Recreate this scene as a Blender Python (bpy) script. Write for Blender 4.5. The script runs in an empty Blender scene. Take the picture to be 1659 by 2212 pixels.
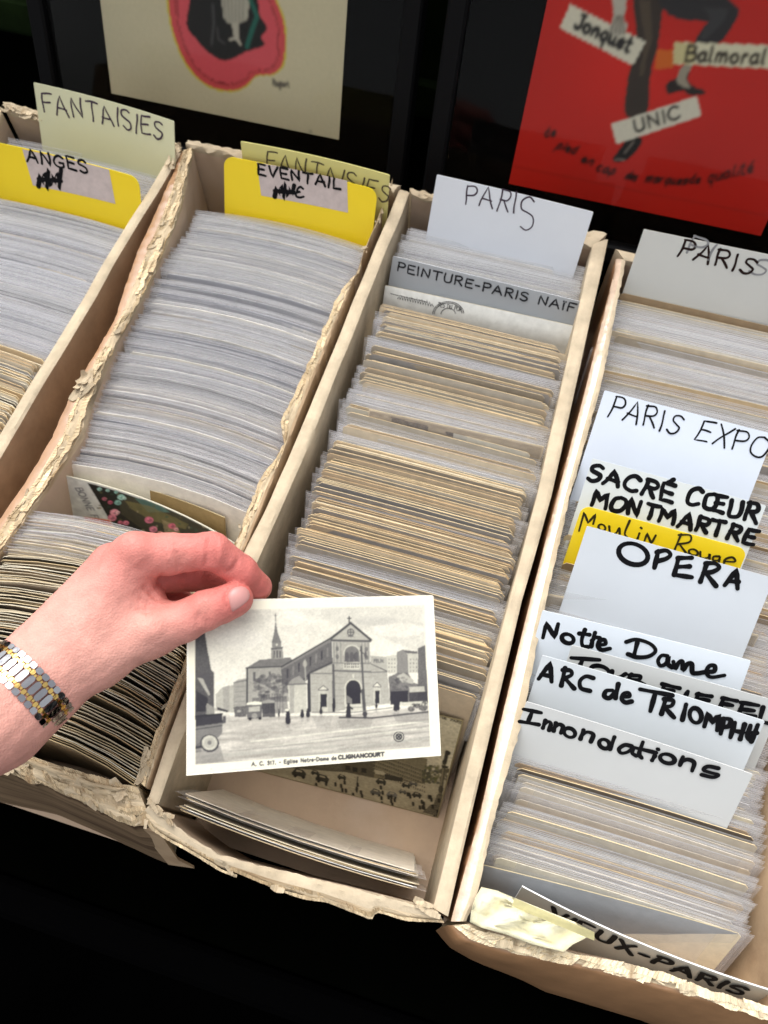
import bpy, math, random
import numpy as np
from mathutils import Vector, Matrix
random.seed(7); RNG = np.random.default_rng(11)
SC = bpy.context.scene
COL = SC.collection
# ------------------------------------------------------------------ camera
F = 1680.0                       # focal length in units of a 1659 x 2212 frame
CX, CY = 829.5, 1106.0
CAM = np.array([0, 0, .58])
_a, _b, _c = 0.43850515, -0.0037536, 0.2882629
_Rx = np.array([[1,0,0],[0,math.cos(_a),-math.sin(_a)],[0,math.sin(_a),math.cos(_a)]])
_Ry = np.array([[math.cos(_b),0,math.sin(_b)],[0,1,0],[-math.sin(_b),0,math.cos(_b)]])
_Rz = np.array([[math.cos(_c),-math.sin(_c),0],[math.sin(_c),math.cos(_c),0],[0,0,1]])
CM = _Rz @ _Ry @ _Rx
cam_d = bpy.data.cameras.new('camera'); cam = bpy.data.objects.new('camera', cam_d)
COL.objects.link(cam); SC.camera = cam
cam_d.sensor_fit = 'VERTICAL'; cam_d.sensor_height = 36.0; cam_d.lens = F/2212*36
cam_d.clip_start = .01; cam_d.clip_end = 50
cam_d.dof.use_dof = True; cam_d.dof.focus_distance = .455; cam_d.dof.aperture_fstop = 11.0
mw = Matrix([[*CM[0], CAM[0]], [*CM[1], CAM[1]], [*CM[2], CAM[2]], [0,0,0,1]])
cam.matrix_world = mw
# ------------------------------------------------------------------ light: bright overcast sky
SUN_EL, SUN_AZ = math.radians(58), math.radians(-35)     # azimuth from +Y towards +X
w = bpy.data.worlds.new('World'); SC.world = w; w.use_nodes = True
nt = w.node_tree; nt.nodes.clear()
sky = nt.nodes.new('ShaderNodeTexSky'); sky.sky_type = 'NISHITA'; sky.sun_disc = False
sky.sun_elevation = SUN_EL; sky.sun_rotation = SUN_AZ; sky.dust_density = 4.0; sky.air_density = 1.0; sky.ozone_density = .6
hsv = nt.nodes.new('ShaderNodeHueSaturation'); hsv.inputs['Saturation'].default_value = .16
bg = nt.nodes.new('ShaderNodeBackground'); bg.inputs[1].default_value = .15
wo = nt.nodes.new('ShaderNodeOutputWorld')
nt.links.new(sky.outputs[0], hsv.inputs['Color']); nt.links.new(hsv.outputs[0], bg.inputs[0]); nt.links.new(bg.outputs[0], wo.inputs[0])
sd = bpy.data.lights.new('sun', 'SUN'); sun = bpy.data.objects.new('sun', sd); COL.objects.link(sun)
sd.energy = .95; sd.angle = math.radians(60); sd.color = (1, .95, .87)
sv = Vector((math.cos(SUN_EL)*math.sin(SUN_AZ), math.cos(SUN_EL)*math.cos(SUN_AZ), math.sin(SUN_EL)))
sun.rotation_euler = sv.to_track_quat('Z', 'Y').to_euler()
SC.view_settings.view_transform = 'Standard'; SC.view_settings.look = 'None'
SC.view_settings.gamma = 1; SC.view_settings.use_curve_mapping = False
SC.view_settings.exposure = .78
SC.render.resolution_x = 768; SC.render.resolution_y = 1024
SC.render.engine = 'CYCLES'
SC.cycles.transparent_max_bounces = 24; SC.cycles.max_bounces = 8

# ------------------------------------------------------------------ helpers
def at(x, y, z=.11):             # a point of the horizontal plane at height z
    d = CM @ np.array([(x-CX)/F, -(y-CY)/F, -1.0]); return CAM + d*(z-CAM[2])/d[2]
def at_depth(x, y, D):           # a point at distance D in front of the lens
    return CAM + CM @ np.array([(x-CX)/F*D, -(y-CY)/F*D, -D])
def ray(x, y):
    return CM @ np.array([(x-CX)/F, -(y-CY)/F, -1.0])
def hit(x, y, P, N):
    d = ray(x, y); return CAM + d*(np.dot(P-CAM, N)/np.dot(d, N))
def unit(v): v = np.array(v, float); return v/np.linalg.norm(v)

def tag(o, label=None, cat=None, group=None, kind=None):
    if label: o['label'] = label
    if cat: o['category'] = cat
    if group: o['group'] = group
    if kind: o['kind'] = kind
    return o
def empty(name, loc, label, cat, group=None):
    o = bpy.data.objects.new(name, None); COL.objects.link(o); o.location = tuple(loc); o.empty_display_size = .02
    return tag(o, label, cat, group)
def link(name, me, parent=None, loc=None):
    """mesh given in world coordinates; put its origin at loc or at the parent"""
    o = bpy.data.objects.new(name, me); COL.objects.link(o)
    if parent is not None:
        o.parent = parent
        base = Vector((0,0,0)); q = parent
        while q is not None: base += q.location; q = q.parent
        me.transform(Matrix.Translation(-base))
    elif loc is not None:
        me.transform(Matrix.Translation(-Vector(tuple(loc)))); o.location = tuple(loc)
    return o

class MB:
    def __init__(s): s.v = []; s.f = []; s.c = []; s.m = []
    def add(s, vs, fs, col=(1,1,1), mi=0):
        b = len(s.v); s.v.extend([tuple(p) for p in vs])
        for f in fs:
            s.f.append(tuple(b+i for i in f)); s.c.append(col); s.m.append(mi)
    def mesh(s, name, mats, smooth=False):
        me = bpy.data.meshes.new(name); me.from_pydata(s.v, [], s.f)
        for m in (mats if isinstance(mats, (list, tuple)) else [mats]): me.materials.append(m)
        if s.f:
            a = me.color_attributes.new('tint', 'FLOAT_COLOR', 'CORNER')
            n = np.array([len(f) for f in s.f]); cc = np.repeat(np.array([(*c[:3], 1) for c in s.c], dtype=np.float32), n, axis=0)
            a.data.foreach_set('color', cc.ravel())
            me.polygons.foreach_set('material_index', s.m)
            if smooth: me.polygons.foreach_set('use_smooth', [True]*len(s.f))
        me.update(); return me
    def box(s, c, d, R=None, col=(1,1,1), mi=0, bev=0.0):
        c = np.array(c); R = np.eye(3) if R is None else R
        x, y, z = np.array(d)/2
        if bev:
            b = bev; vs = []
            for k, (e, h) in enumerate([(b, -z), (0, -z+b), (0, z-b), (b, z)]):
                for sx, sy in ((-1,-1),(1,-1),(1,1),(-1,1)): vs.append(c + R @ np.array([sx*(x-e), sy*(y-e), h]))
            fs = [(3,2,1,0), (12,13,14,15)]
            for k in range(3):
                for i in range(4): j = (i+1) % 4; fs.append((4*k+i, 4*k+j, 4*k+4+j, 4*k+4+i))
        else:
            vs = [c + R @ np.array([sx*x, sy*y, sz*z]) for sz in (-1,1) for sx, sy in ((-1,-1),(1,-1),(1,1),(-1,1))]
            fs = [(3,2,1,0),(4,5,6,7),(0,1,5,4),(1,2,6,5),(2,3,7,6),(3,0,4,7)]
        s.add(vs, fs, col, mi)

def grid_mesh(P, colors, mat, name, smooth=True):
    """P (H,W,3) points, colors (H,W,3) per point"""
    H, W = P.shape[:2]
    me = bpy.data.meshes.new(name)
    idx = np.arange(H*W).reshape(H, W)
    q = np.stack([idx[:-1,:-1], idx[:-1,1:], idx[1:,1:], idx[1:,:-1]], -1).reshape(-1, 4)
    me.vertices.add(H*W); me.vertices.foreach_set('co', P.reshape(-1).astype(np.float32))
    me.loops.add(q.size); me.loops.foreach_set('vertex_index', q.ravel().astype(np.int32))
    me.polygons.add(len(q)); me.polygons.foreach_set('loop_start', np.arange(0, q.size, 4, dtype=np.int32))
    me.polygons.foreach_set('loop_total', np.full(len(q), 4, np.int32))
    me.polygons.foreach_set('use_smooth', np.full(len(q), smooth))
    me.update(); me.validate()
    a = me.color_attributes.new('tint', 'FLOAT_COLOR', 'POINT')
    a.data.foreach_set('color', np.concatenate([colors, np.ones((H, W, 1))], -1).astype(np.float32).ravel())
    me.materials.append(mat); return me

def s2l(c):
    c = np.asarray(c, float)/255 if np.max(c) > 1 else np.asarray(c, float)
    return np.where(c <= .04045, c/12.92, ((c+.055)/1.055)**2.4)

# ------------------------------------------------------------------ materials
def mat(name, color=(.5,.5,.5), rough=.7, spec=.5, metal=0, tint=False, var=0.0, vscale=40, bump=0.0, bscale=200, alpha=1, sss=0, coat=0, stretch=None, dark=None, dscale=12, trans=0):
    m = bpy.data.materials.new(name); m.use_nodes = True; n = m.node_tree; N = n.nodes; L = n.links
    b = N['Principled BSDF']; b.inputs['Roughness'].default_value = rough; b.inputs['Specular IOR Level'].default_value = spec
    b.inputs['Metallic'].default_value = metal; b.inputs['Alpha'].default_value = alpha
    b.inputs['Base Color'].default_value = (*color, 1)
    if coat: b.inputs['Coat Weight'].default_value = coat; b.inputs['Coat Roughness'].default_value = .12
    if trans: b.inputs['Transmission Weight'].default_value = trans
    if sss:
        b.inputs['Subsurface Weight'].default_value = sss; b.inputs['Subsurface Scale'].default_value = .0025
        b.inputs['Subsurface Radius'].default_value = (1, .35, .22)
    tc = N.new('ShaderNodeTexCoord'); mp = N.new('ShaderNodeMapping'); L.new(tc.outputs['Object'], mp.inputs[0])
    if stretch: mp.inputs['Scale'].default_value = stretch
    src = None
    if tint:
        a = N.new('ShaderNodeAttribute'); a.attribute_name = 'tint'; src = a.outputs['Color']
        mu = N.new('ShaderNodeMix'); mu.data_type = 'RGBA'; mu.blend_type = 'MULTIPLY'; mu.inputs[0].default_value = 1
        L.new(src, mu.inputs[6]); mu.inputs[7].default_value = (*color, 1); src = mu.outputs[2]
    if var:
        no = N.new('ShaderNodeTexNoise'); no.inputs['Scale'].default_value = vscale; no.inputs['Detail'].default_value = 6; no.inputs['Roughness'].default_value = .65
        L.new(mp.outputs[0], no.inputs['Vector'])
        mr = N.new('ShaderNodeMapRange'); mr.inputs[1].default_value = .3; mr.inputs[2].default_value = .7
        mr.inputs[3].default_value = 1-var; mr.inputs[4].default_value = 1+var*.6; L.new(no.outputs[0], mr.inputs[0])
        mx = N.new('ShaderNodeMix'); mx.data_type = 'RGBA'; mx.blend_type = 'MULTIPLY'; mx.inputs[0].default_value = 1
        if src is not None: L.new(src, mx.inputs[6])
        else: mx.inputs[6].default_value = (*color, 1)
        L.new(mr.outputs[0], mx.inputs[7]); src = mx.outputs[2]
    if dark is not None:
        no = N.new('ShaderNodeTexNoise'); no.inputs['Scale'].default_value = dscale; no.inputs['Detail'].default_value = 8
        L.new(mp.outputs[0], no.inputs['Vector'])
        cr = N.new('ShaderNodeMapRange'); cr.inputs[1].default_value = .52; cr.inputs[2].default_value = .72; L.new(no.outputs[0], cr.inputs[0])
        mx = N.new('ShaderNodeMix'); mx.data_type = 'RGBA'; L.new(cr.outputs[0], mx.inputs[0])
        if src is not None: L.new(src, mx.inputs[6])
        else: mx.inputs[6].default_value = (*color, 1)
        mx.inputs[7].default_value = (*dark, 1); src = mx.outputs[2]
    if src is not None: L.new(src, b.inputs['Base Color'])
    if bump:
        no = N.new('ShaderNodeTexNoise'); no.inputs['Scale'].default_value = bscale; no.inputs['Detail'].default_value = 5
        L.new(mp.outputs[0], no.inputs['Vector'])
        bu = N.new('ShaderNodeBump'); bu.inputs['Strength'].default_value = bump; bu.inputs['Distance'].default_value = .0006
        L.new(no.outputs[0], bu.inputs['Height']); L.new(bu.outputs[0], b.inputs['Normal'])
    return m
M = {}
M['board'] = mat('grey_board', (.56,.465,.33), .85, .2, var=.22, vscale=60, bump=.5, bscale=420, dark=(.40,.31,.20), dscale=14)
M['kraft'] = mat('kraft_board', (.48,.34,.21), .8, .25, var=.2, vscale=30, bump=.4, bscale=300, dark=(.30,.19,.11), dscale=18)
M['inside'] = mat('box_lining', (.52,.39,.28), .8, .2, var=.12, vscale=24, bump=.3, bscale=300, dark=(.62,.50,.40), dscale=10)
M['torn'] = mat('torn_board', (.56,.46,.32), .95, .1, tint=True, var=.3, vscale=220, bump=1.0, bscale=600, dark=(.34,.24,.14), dscale=110, stretch=(1.5,.22,1))
M['torn_front'] = mat('torn_board_front', (.56,.46,.32), .95, .1, tint=True, var=.3, vscale=220, bump=1.0, bscale=600, dark=(.34,.24,.14), dscale=110, stretch=(.22,1.5,1))
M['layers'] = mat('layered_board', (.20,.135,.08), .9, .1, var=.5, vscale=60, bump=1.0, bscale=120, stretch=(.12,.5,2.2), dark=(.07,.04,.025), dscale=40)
M['tape'] = mat('brown_tape', (.40,.22,.11), .3, .5, var=.18, vscale=50, bump=.35, bscale=160, coat=.25)
M['cleartape'] = mat('clear_tape', (.66,.50,.37), .16, .8, var=.25, vscale=140, bump=.6, bscale=260, coat=.8)
M['paper'] = mat('card_paper', (1,1,1), .75, .25, tint=True, var=.14, vscale=130, bump=.15, bscale=900)
M['print'] = mat('printed_paper', (1,1,1), .5, .3, tint=True, var=.04, vscale=300)
M['sleeve'] = mat('plastic_sleeve', (.87,.865,.865), .14, .7, tint=True, alpha=.21, var=.1, vscale=120)
M['sleeve_edge'] = mat('sleeve_edge', (.93,.93,.95), .2, .9, alpha=.9)  # near-white opaque strip: highlight line along the sleeve tops put into the colour
M['white'] = mat('white_divider', (1,1,1), .38, .45, tint=True, var=.03, vscale=20, bump=.05, bscale=60)
M['ink'] = mat('marker_ink', (.7,.7,.7), .55, .12, tint=True, var=.2, vscale=300)
M['black'] = mat('black_paint', (.0007,.0007,.0008), .95, .01, bump=.2, bscale=60)
M['frame'] = mat('black_frame', (.002,.002,.0025), .6, .12, bump=.2, bscale=40)
M['green'] = mat('dark_green_paint', (.009,.018,.004), .85, .08, var=.8, vscale=9, bump=.5, bscale=80)
M['shelf'] = mat('shelf_paint', (.0006,.0007,.0005), 1, .0, var=.5, vscale=7)
M['dark'] = mat('dark_ground', (.0006,.0006,.0006), 1, .0, var=.5, vscale=6)
M['silver'] = mat('polished_steel', (.37,.37,.385), .07, .5, metal=1, bump=.4, bscale=240)
M['gold'] = mat('polished_gold', (.74,.50,.16), .16, .5, metal=1, bump=.4, bscale=240)
M['clasp'] = mat('dark_steel', (.10,.10,.11), .3, .5, metal=1)
M['nail'] = mat('nail', (.56,.27,.25), .36, .4, coat=.05)
def glass_mat():
    m = bpy.data.materials.new('picture_glass'); m.use_nodes = True; N = m.node_tree.nodes; L = m.node_tree.links
    N.clear(); o = N.new('ShaderNodeOutputMaterial'); t = N.new('ShaderNodeBsdfTransparent'); g = N.new('ShaderNodeBsdfGlossy'); x = N.new('ShaderNodeMixShader')
    fr = N.new('ShaderNodeFresnel'); fr.inputs[0].default_value = 1.5; g.inputs['Roughness'].default_value = .04; t.inputs[0].default_value = (.90,.90,.88,1)
    mm = N.new('ShaderNodeMath'); mm.operation = 'MULTIPLY'; mm.inputs[1].default_value = .14; L.new(fr.outputs[0], mm.inputs[0])
    no = N.new('ShaderNodeTexNoise'); no.inputs['Scale'].default_value = 9; bu = N.new('ShaderNodeBump'); bu.inputs['Strength'].default_value = .25; bu.inputs['Distance'].default_value = .0025
    tc = N.new('ShaderNodeTexCoord'); L.new(tc.outputs['Object'], no.inputs[0]); L.new(no.outputs[0], bu.inputs['Height']); L.new(bu.outputs[0], g.inputs['Normal'])
    L.new(mm.outputs[0], x.inputs[0]); L.new(t.outputs[0], x.inputs[1]); L.new(g.outputs[0], x.inputs[2]); L.new(x.outputs[0], o.inputs[0]); return m
M['glass'] = glass_mat()
def skin_mat():
    m = mat('skin', (1,1,1), .55, .3, tint=True, var=.15, vscale=90, sss=.05)
    n = m.node_tree; N = n.nodes; L = n.links; b = N['Principled BSDF']
    tc = N.new('ShaderNodeTexCoord'); v = N.new('ShaderNodeTexVoronoi'); v.inputs['Scale'].default_value = 900
    no = N.new('ShaderNodeTexNoise'); no.inputs['Scale'].default_value = 120; no.inputs['Detail'].default_value = 8
    L.new(tc.outputs['Object'], v.inputs[0]); L.new(tc.outputs['Object'], no.inputs[0])
    ad = N.new('ShaderNodeMath'); ad.operation = 'ADD'; L.new(v.outputs[0], ad.inputs[0]); L.new(no.outputs[0], ad.inputs[1])
    bu = N.new('ShaderNodeBump'); bu.inputs['Strength'].default_value = .3; bu.inputs['Distance'].default_value = .0008
    L.new(ad.outputs[0], bu.inputs['Height']); L.new(bu.outputs[0], b.inputs['Normal']); return m
M['skin'] = skin_mat()

# ------------------------------------------------------------------ stroke lettering: cap height 1; '~' = smooth curve
G = {
'A': (.75, ['0,0 .36,1 .72,0', '.12,.36 .62,.36']),
'B': (.65, ['.06,0 .06,1', '~.06,1 .5,.95 .5,.6 .06,.54', '~.06,.54 .62,.48 .6,.06 .06,0']),
'C': (.68, ['~.64,.86 .4,1 .12,.84 .02,.5 .12,.14 .4,0 .66,.14']),
'D': (.72, ['.06,0 .06,1', '~.0,1 .5,.92 .68,.5 .5,.08 .0,0']),
'E': (.6, ['.58,1 .06,1 .06,0 .6,0', '.06,.52 .5,.52']),
'F': (.58, ['.06,0 .06,1 .6,1', '.06,.54 .46,.54']),
'G': (.72, ['~.62,.88 .36,1 .1,.8 .02,.45 .16,.08 .42,0 .66,.14 .66,.42', '.66,.44 .4,.44']),
'H': (.68, ['.06,0 .06,1', '.6,0 .6,1', '.06,.5 .6,.5']),
'I': (.14, ['.07,0 .07,1']),
'J': (.5, ['~.42,1 .42,.3 .3,.02 .1,.04 .02,.2', '.2,1 .55,1']),
'L': (.56, ['.06,1 .06,0 .58,0']),
'M': (.86, ['.03,0 .1,1 .42,.4 .74,1 .82,0']),
'N': (.7, ['.06,0 .06,1 .62,0 .62,1']),
'O': (.78, ['~.38,1 .1,.86 .02,.5 .12,.12 .38,0 .66,.12 .76,.5 .66,.86 .38,1']),
'P': (.6, ['.06,0 .08,1', '~.04,1 .46,1 .6,.78 .46,.54 .08,.5']),
'R': (.66, ['.06,0 .08,1', '~.04,1 .46,1 .58,.78 .44,.56 .08,.52', '.26,.53 .62,0']),
'S': (.6, ['~.56,.88 .36,1 .1,.9 .08,.66 .3,.54 .52,.4 .5,.12 .28,0 .04,.12']),
's': (.48, ['~.42,.52 .24,.6 .08,.52 .1,.38 .28,.3 .4,.18 .3,.02 .04,.04']),
'T': (.7, ['.35,0 .35,1', '.0,1 .7,1']),
'U': (.66, ['~.06,1 .06,.3 .16,.04 .34,0 .54,.08 .6,.32 .6,1']),
'V': (.66, ['.02,1 .32,0 .64,1']),
'X': (.66, ['.02,1 .64,0', '.62,1 .04,0']),
'Œ': (1.1, ['~.4,1 .1,.86 .02,.5 .12,.12 .4,0 .58,.1 .62,.5 .58,.9 .4,1', '1.06,1 .6,1', '.62,.52 .98,.52', '.6,0 1.08,0']),
'É': (.6, ['.58,1 .06,1 .06,0 .6,0', '.06,.52 .5,.52', '.26,1.14 .44,1.34']),
'Ï': (.2, ['.09,0 .09,.8', '.0,1.0 .03,1.02', '.18,1.0 .2,1.02']),
'€': (.7, ['~.6,.88 .36,1 .1,.6 .3,.54', '~.3,.54 .04,.4 .06,.06 .36,0 .62,.12', ]),
'-': (.4, ['.04,.42 .36,.42']), '.': (.2, ['.08,0 .1,.03']), ' ': (.42, []), '·': (.16, []),
'a': (.52, ['~.44,.5 .26,.6 .06,.46 .04,.16 .2,0 .4,.14 .44,.5', '~.45,.58 .43,.2 .54,0']),
'b': (.5, ['.06,1 .06,0', '~.06,.4 .3,.6 .46,.3 .28,0 .06,.12']),
'c': (.44, ['~.4,.5 .22,.6 .04,.4 .06,.1 .24,0 .42,.1']),
'd': (.52, ['~.42,.5 .24,.58 .04,.42 .06,.08 .24,0 .42,.2', '.44,1 .44,.02']),
'e': (.46, ['~.06,.28 .3,.3 .42,.44 .26,.6 .08,.46 .04,.18 .2,0 .46,.12']),
'g': (.5, ['~.42,.5 .24,.6 .05,.42 .08,.1 .26,.02 .42,.2', '~.45,.58 .44,-.1 .3,-.4 .06,-.3']),
'h': (.5, ['.06,0 .08,1', '~.06,.3 .26,.6 .42,.46 .42,0']),
'i': (.16, ['.07,0 .07,.56', '.07,.8 .09,.84']),
'l': (.2, ['~.08,1 .07,.2 .16,0']),
'm': (.78, ['.05,0 .07,.58', '~.06,.3 .22,.6 .36,.46 .36,0', '~.36,.3 .54,.6 .68,.46 .7,0']),
'n': (.5, ['.05,0 .07,.58', '~.06,.3 .26,.6 .42,.46 .43,0']),
'o': (.5, ['~.24,.6 .06,.48 .04,.16 .22,0 .42,.12 .44,.46 .24,.6']),
'p': (.5, ['.04,-.4 .08,.58', '~.07,.4 .3,.62 .46,.32 .3,0 .07,.1']),
'q': (.5, ['~.42,.5 .22,.6 .04,.3 .22,0 .42,.14', '.44,.6 .42,-.4']),
'r': (.36, ['.06,0 .08,.58', '~.07,.34 .2,.58 .36,.52']),
't': (.38, ['~.16,.95 .14,.2 .22,0 .36,.06', '.0,.62 .36,.64']),
'u': (.52, ['~.05,.58 .06,.12 .22,0 .42,.18', '~.44,.58 .43,.14 .54,0']),
'v': (.44, ['.02,.58 .2,0 .42,.58']),
'x': (.44, ['.02,.58 .42,0', '.42,.58 .02,0']),
'é': (.46, ['~.06,.28 .3,.3 .42,.44 .26,.6 .08,.46 .04,.18 .2,0 .46,.12', '.22,.76 .4,.98']),
'1': (.3, ['.04,.74 .18,.9 .18,0']), '3': (.5, ['~.06,.84 .26,.98 .42,.8 .2,.54', '~.2,.54 .46,.4 .34,.02 .04,.1']), '7': (.5, ['.04,.95 .46,.95 .2,-.05']),
}
def strokes_of(ch):
    w_, ss = G.get(ch, G['·']); out = []
    for s_ in ss:
        sm = s_[0] == '~'; pts = np.array([[float(t) for t in q.split(',')] for q in s_.lstrip('~').split()])
        if sm and len(pts) > 2:
            P = np.vstack([2*pts[0]-pts[1], pts, 2*pts[-1]-pts[-2]]); r = []
            for i in range(1, len(P)-2):
                for t in np.linspace(0, 1, 7)[:-1]:
                    a, b, c, d = P[i-1], P[i], P[i+1], P[i+2]
                    r.append(.5*((2*b)+(-a+c)*t+(2*a-5*b+4*c-d)*t*t+(-a+3*b-3*c+d)*t**3))
            r.append(P[-2]); pts = np.array(r)
        elif len(pts) > 1:
            r = []
            for i in range(len(pts)-1):
                for t in np.linspace(0, 1, 5)[:-1]: r.append(pts[i]*(1-t)+pts[i+1]*t)
            r.append(pts[-1]); pts = np.array(r)
        out.append(pts)
    return w_, out
def layout(text, p0, p1, h, jit=.05, slant=0.0, gap=.2, seed=0):
    """strokes of a word: baseline p0->p1 (uv), cap height h; letters are stretched to fill the line"""
    rg = random.Random(seed+len(text)); p0 = np.array(p0, float); p1 = np.array(p1, float)
    ws = [strokes_of(c)[0] for c in text]; tot = sum(ws)+gap*(len(text)-1)
    L_ = np.linalg.norm(p1-p0); ex = (p1-p0)/L_; ey = np.array([-ex[1], ex[0]]); sx = L_/tot
    x = 0; out = []
    for ch, w_ in zip(text, ws):
        dy = rg.uniform(-jit, jit); hs = 1+rg.uniform(-jit, jit)*1.5; rot = rg.uniform(-jit, jit)*2.2
        for st in strokes_of(ch)[1]:
            q = st.copy(); q = q + np.c_[np.sin(q[:, 1]*5+rg.uniform(0, 6)), np.sin(q[:, 0]*6+rg.uniform(0, 6))]*jit*.55; q[:, 0] += q[:, 1]*(slant+rot)*h/sx
            out.append(p0 + np.outer((x+q[:, 0])*sx, ex) + np.outer((q[:, 1]*hs+dy)*h, ey))
        x += w_+gap
    return out
# ------------------------------------------------------------------ a sheet of card standing in space
class Sheet:
    """TL, TR world points of the top edge; lean in degrees (top away from the viewer); height h; bow in m (middle pushed away)"""
    def __init__(s, TL, TR, lean, h, bow=0.0, up=None):
        TL = np.array(TL, float); TR = np.array(TR, float); s.w = np.linalg.norm(TR-TL); s.h = h; s.U = unit(TR-TL)
        t = math.radians(lean); V = np.array([0, math.sin(t), math.cos(t)]) if up is None else np.array(up, float)
        s.V = unit(V - s.U*np.dot(V, s.U)); s.N = np.cross(s.U, s.V); s.O = TL - s.V*h; s.bow = bow
    def pos(s, u, v, off=0.0):
        b = -s.bow*(1-(2*u/s.w-1)**2)
        return s.O + np.multiply.outer(u, s.U) + np.multiply.outer(v, s.V) + np.multiply.outer(b+off, s.N)
    def uv(s, x, y):
        b = 0
        for _ in range(4):
            P = hit(x, y, s.O+s.N*b, s.N); u = np.dot(P-s.O, s.U); b = -s.bow*(1-(2*u/s.w-1)**2)
        return np.array([u, np.dot(P-s.O, s.V)])

def sheet_solid(mb, S, th=.0006, nx=14, ny=5, rad=0.0, col=(1,1,1), back=None, edge=None, mi=0, u0=0, u1=None, v0=0, v1=None, wob=0.0):
    """adds a card of thickness th, its corners at the top rounded by rad"""
    u1 = S.w if u1 is None else u1; v1 = S.h if v1 is None else v1
    us = np.linspace(u0, u1, nx+1)
    if rad: us = np.unique(np.concatenate([us, u0+rad*(1-np.cos(np.linspace(0, math.pi/2, 6))), u1-rad*(1-np.cos(np.linspace(0, math.pi/2, 6)))]))
    n = len(us); vs = []
    for side in (0, 1):
        for u in us:
            du = min(u-u0, u1-u); top = v1
            if rad and du < rad: top = v1-rad+math.sqrt(max(rad*rad-(rad-du)**2, 0))
            for j in range(ny+1):
                vs.append(S.pos(u, v0+(top-v0)*j/ny, (th/2 if side == 0 else -th/2) + wob*math.sin(us.searchsorted(u)*1.7+j)))
    k = ny+1; off = n*k; fs = []; 
    f1 = [(i*k+j, (i+1)*k+j, (i+1)*k+j+1, i*k+j+1) for i in range(n-1) for j in range(ny)]
    f2 = [(off+b, off+a, off+d, off+c) for a, b, c, d in f1]
    e = [((i+1)*k+ny, off+(i+1)*k+ny, off+i*k+ny, i*k+ny) for i in range(n-1)]
    e += [(i*k, off+i*k, off+(i+1)*k, (i+1)*k) for i in range(n-1)]
    e += [(j+1, off+j+1, off+j, j) for j in range(ny)] + [((n-1)*k+j, off+(n-1)*k+j, off+(n-1)*k+j+1, (n-1)*k+j+1) for j in range(ny)]
    b = len(mb.v); mb.v.extend([tuple(p) for p in vs])
    for F_, c in ((f1, col), (f2, back or col), (e, edge or col)):
        for f in F_: mb.f.append(tuple(b+i for i in f)); mb.c.append(c); mb.m.append(mi)

def ink(mb, S, polys, width, col, lift=.0006, vary=.12, seed=1):
    """marker strokes (uv polylines) laid on sheet S as narrow strips"""
    rg = random.Random(seed)
    for k, P in enumerate(polys):
        P = np.array(P, float)
        keep = [0]
        for i in range(1, len(P)):
            if np.linalg.norm(P[i]-P[keep[-1]]) > width*.12: keep.append(i)
        P = P[keep]
        if len(P) < 2: P = np.array([P[0], P[0]+np.array([width*.2, 0])])
        T = np.gradient(P, axis=0); T /= np.linalg.norm(T, axis=1)[:, None]+1e-12
        Nn = np.stack([-T[:, 1], T[:, 0]], 1); ph = rg.uniform(0, 6)
        hw = width/2*(1+vary*np.sin(np.linspace(0, 5, len(P))+ph))
        L_, R_ = P+Nn*hw[:, None], P-Nn*hw[:, None]
        off = lift + (k % 24)*.000025
        pl = [S.pos(*q, off) for q in L_]; pr = [S.pos(*q, off) for q in R_]
        n = len(P); vs = pl+pr; fs = [(n+i, n+i+1, i+1, i) for i in range(n-1)]
        mb.add(vs, fs, col)
        for end, sgn in ((0, -1), (n-1, 1)):
            c = P[end]; t = T[end]*sgn; nn = Nn[end]*hw[end]; cap = []
            for a in np.linspace(-math.pi/2, math.pi/2, 6): cap.append(S.pos(*(c + t*hw[end]*math.cos(a) + nn*math.sin(a)), off))
            mb.add(cap, [tuple(range(6)) if sgn < 0 else tuple(range(5, -1, -1))], col)

def words(S, text, a, b, hpx, **kw):
    """baseline a->b in picture units of the traced drawing, mapped on the sheet"""
    p0, p1 = S.uv(*a), S.uv(*b); m_ = ((a[0]+b[0])/2, (a[1]+b[1])/2)
    h = np.linalg.norm(S.uv(m_[0]+hpx*.12, m_[1]-hpx)-S.uv(*m_))
    return layout(text, p0, p1, h, **kw)
def scribble(S, x0, y0, x1, y1, n=9):
    pts = []
    for i in range(n*2):
        t = i/(n*2-1); x = x0+(x1-x0)*t; y = (y0 if i % 2 else y1)+(y1-y0)*.25*math.sin(i*2.1); pts.append(S.uv(x, y))
    return [np.array(pts), np.array([S.uv(x0, (y0+y1)/2), S.uv(x1, (y0+y1)/2+3)])]

# ------------------------------------------------------------------ shelf, back board, ground
def simple(name, mb, m, smooth=False, **kw):
    o = link(name, mb.mesh(name, m, smooth)); tag(o, **kw); return o
mb = MB(); mb.box((0, .33, -.012), (2.4, .80, .018), bev=.0015)
simple('stall_shelf', mb, M['shelf'], kind='structure')
mb = MB(); mb.box((0, -.085, -.045), (2.4, .024, .07), bev=.004)
simple('shelf_edge', mb, M['black'], kind='structure')
mb = MB(); mb.box((0, .76, .12), (2.4, .02, .5), bev=.003); mb.box((0, .742, -.0), (2.4, .012, .06), bev=.002)
for x in (-1.0, -.62, .035, .64, 1.0): mb.box((x, .742, .12), (.02, .014, .45), bev=.002)
simple('stall_back', mb, M['green'], kind='structure')
mb = MB(); n = 40; g = [(-6+12*i/n, -6+12*j/n, -.80) for j in range(n+1) for i in range(n+1)]
mb.add(g, [(j*(n+1)+i, j*(n+1)+i+1, (j+1)*(n+1)+i+1, (j+1)*(n+1)+i) for j in range(n) for i in range(n)])
simple('ground', mb, M['dark'], kind='structure')

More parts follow.
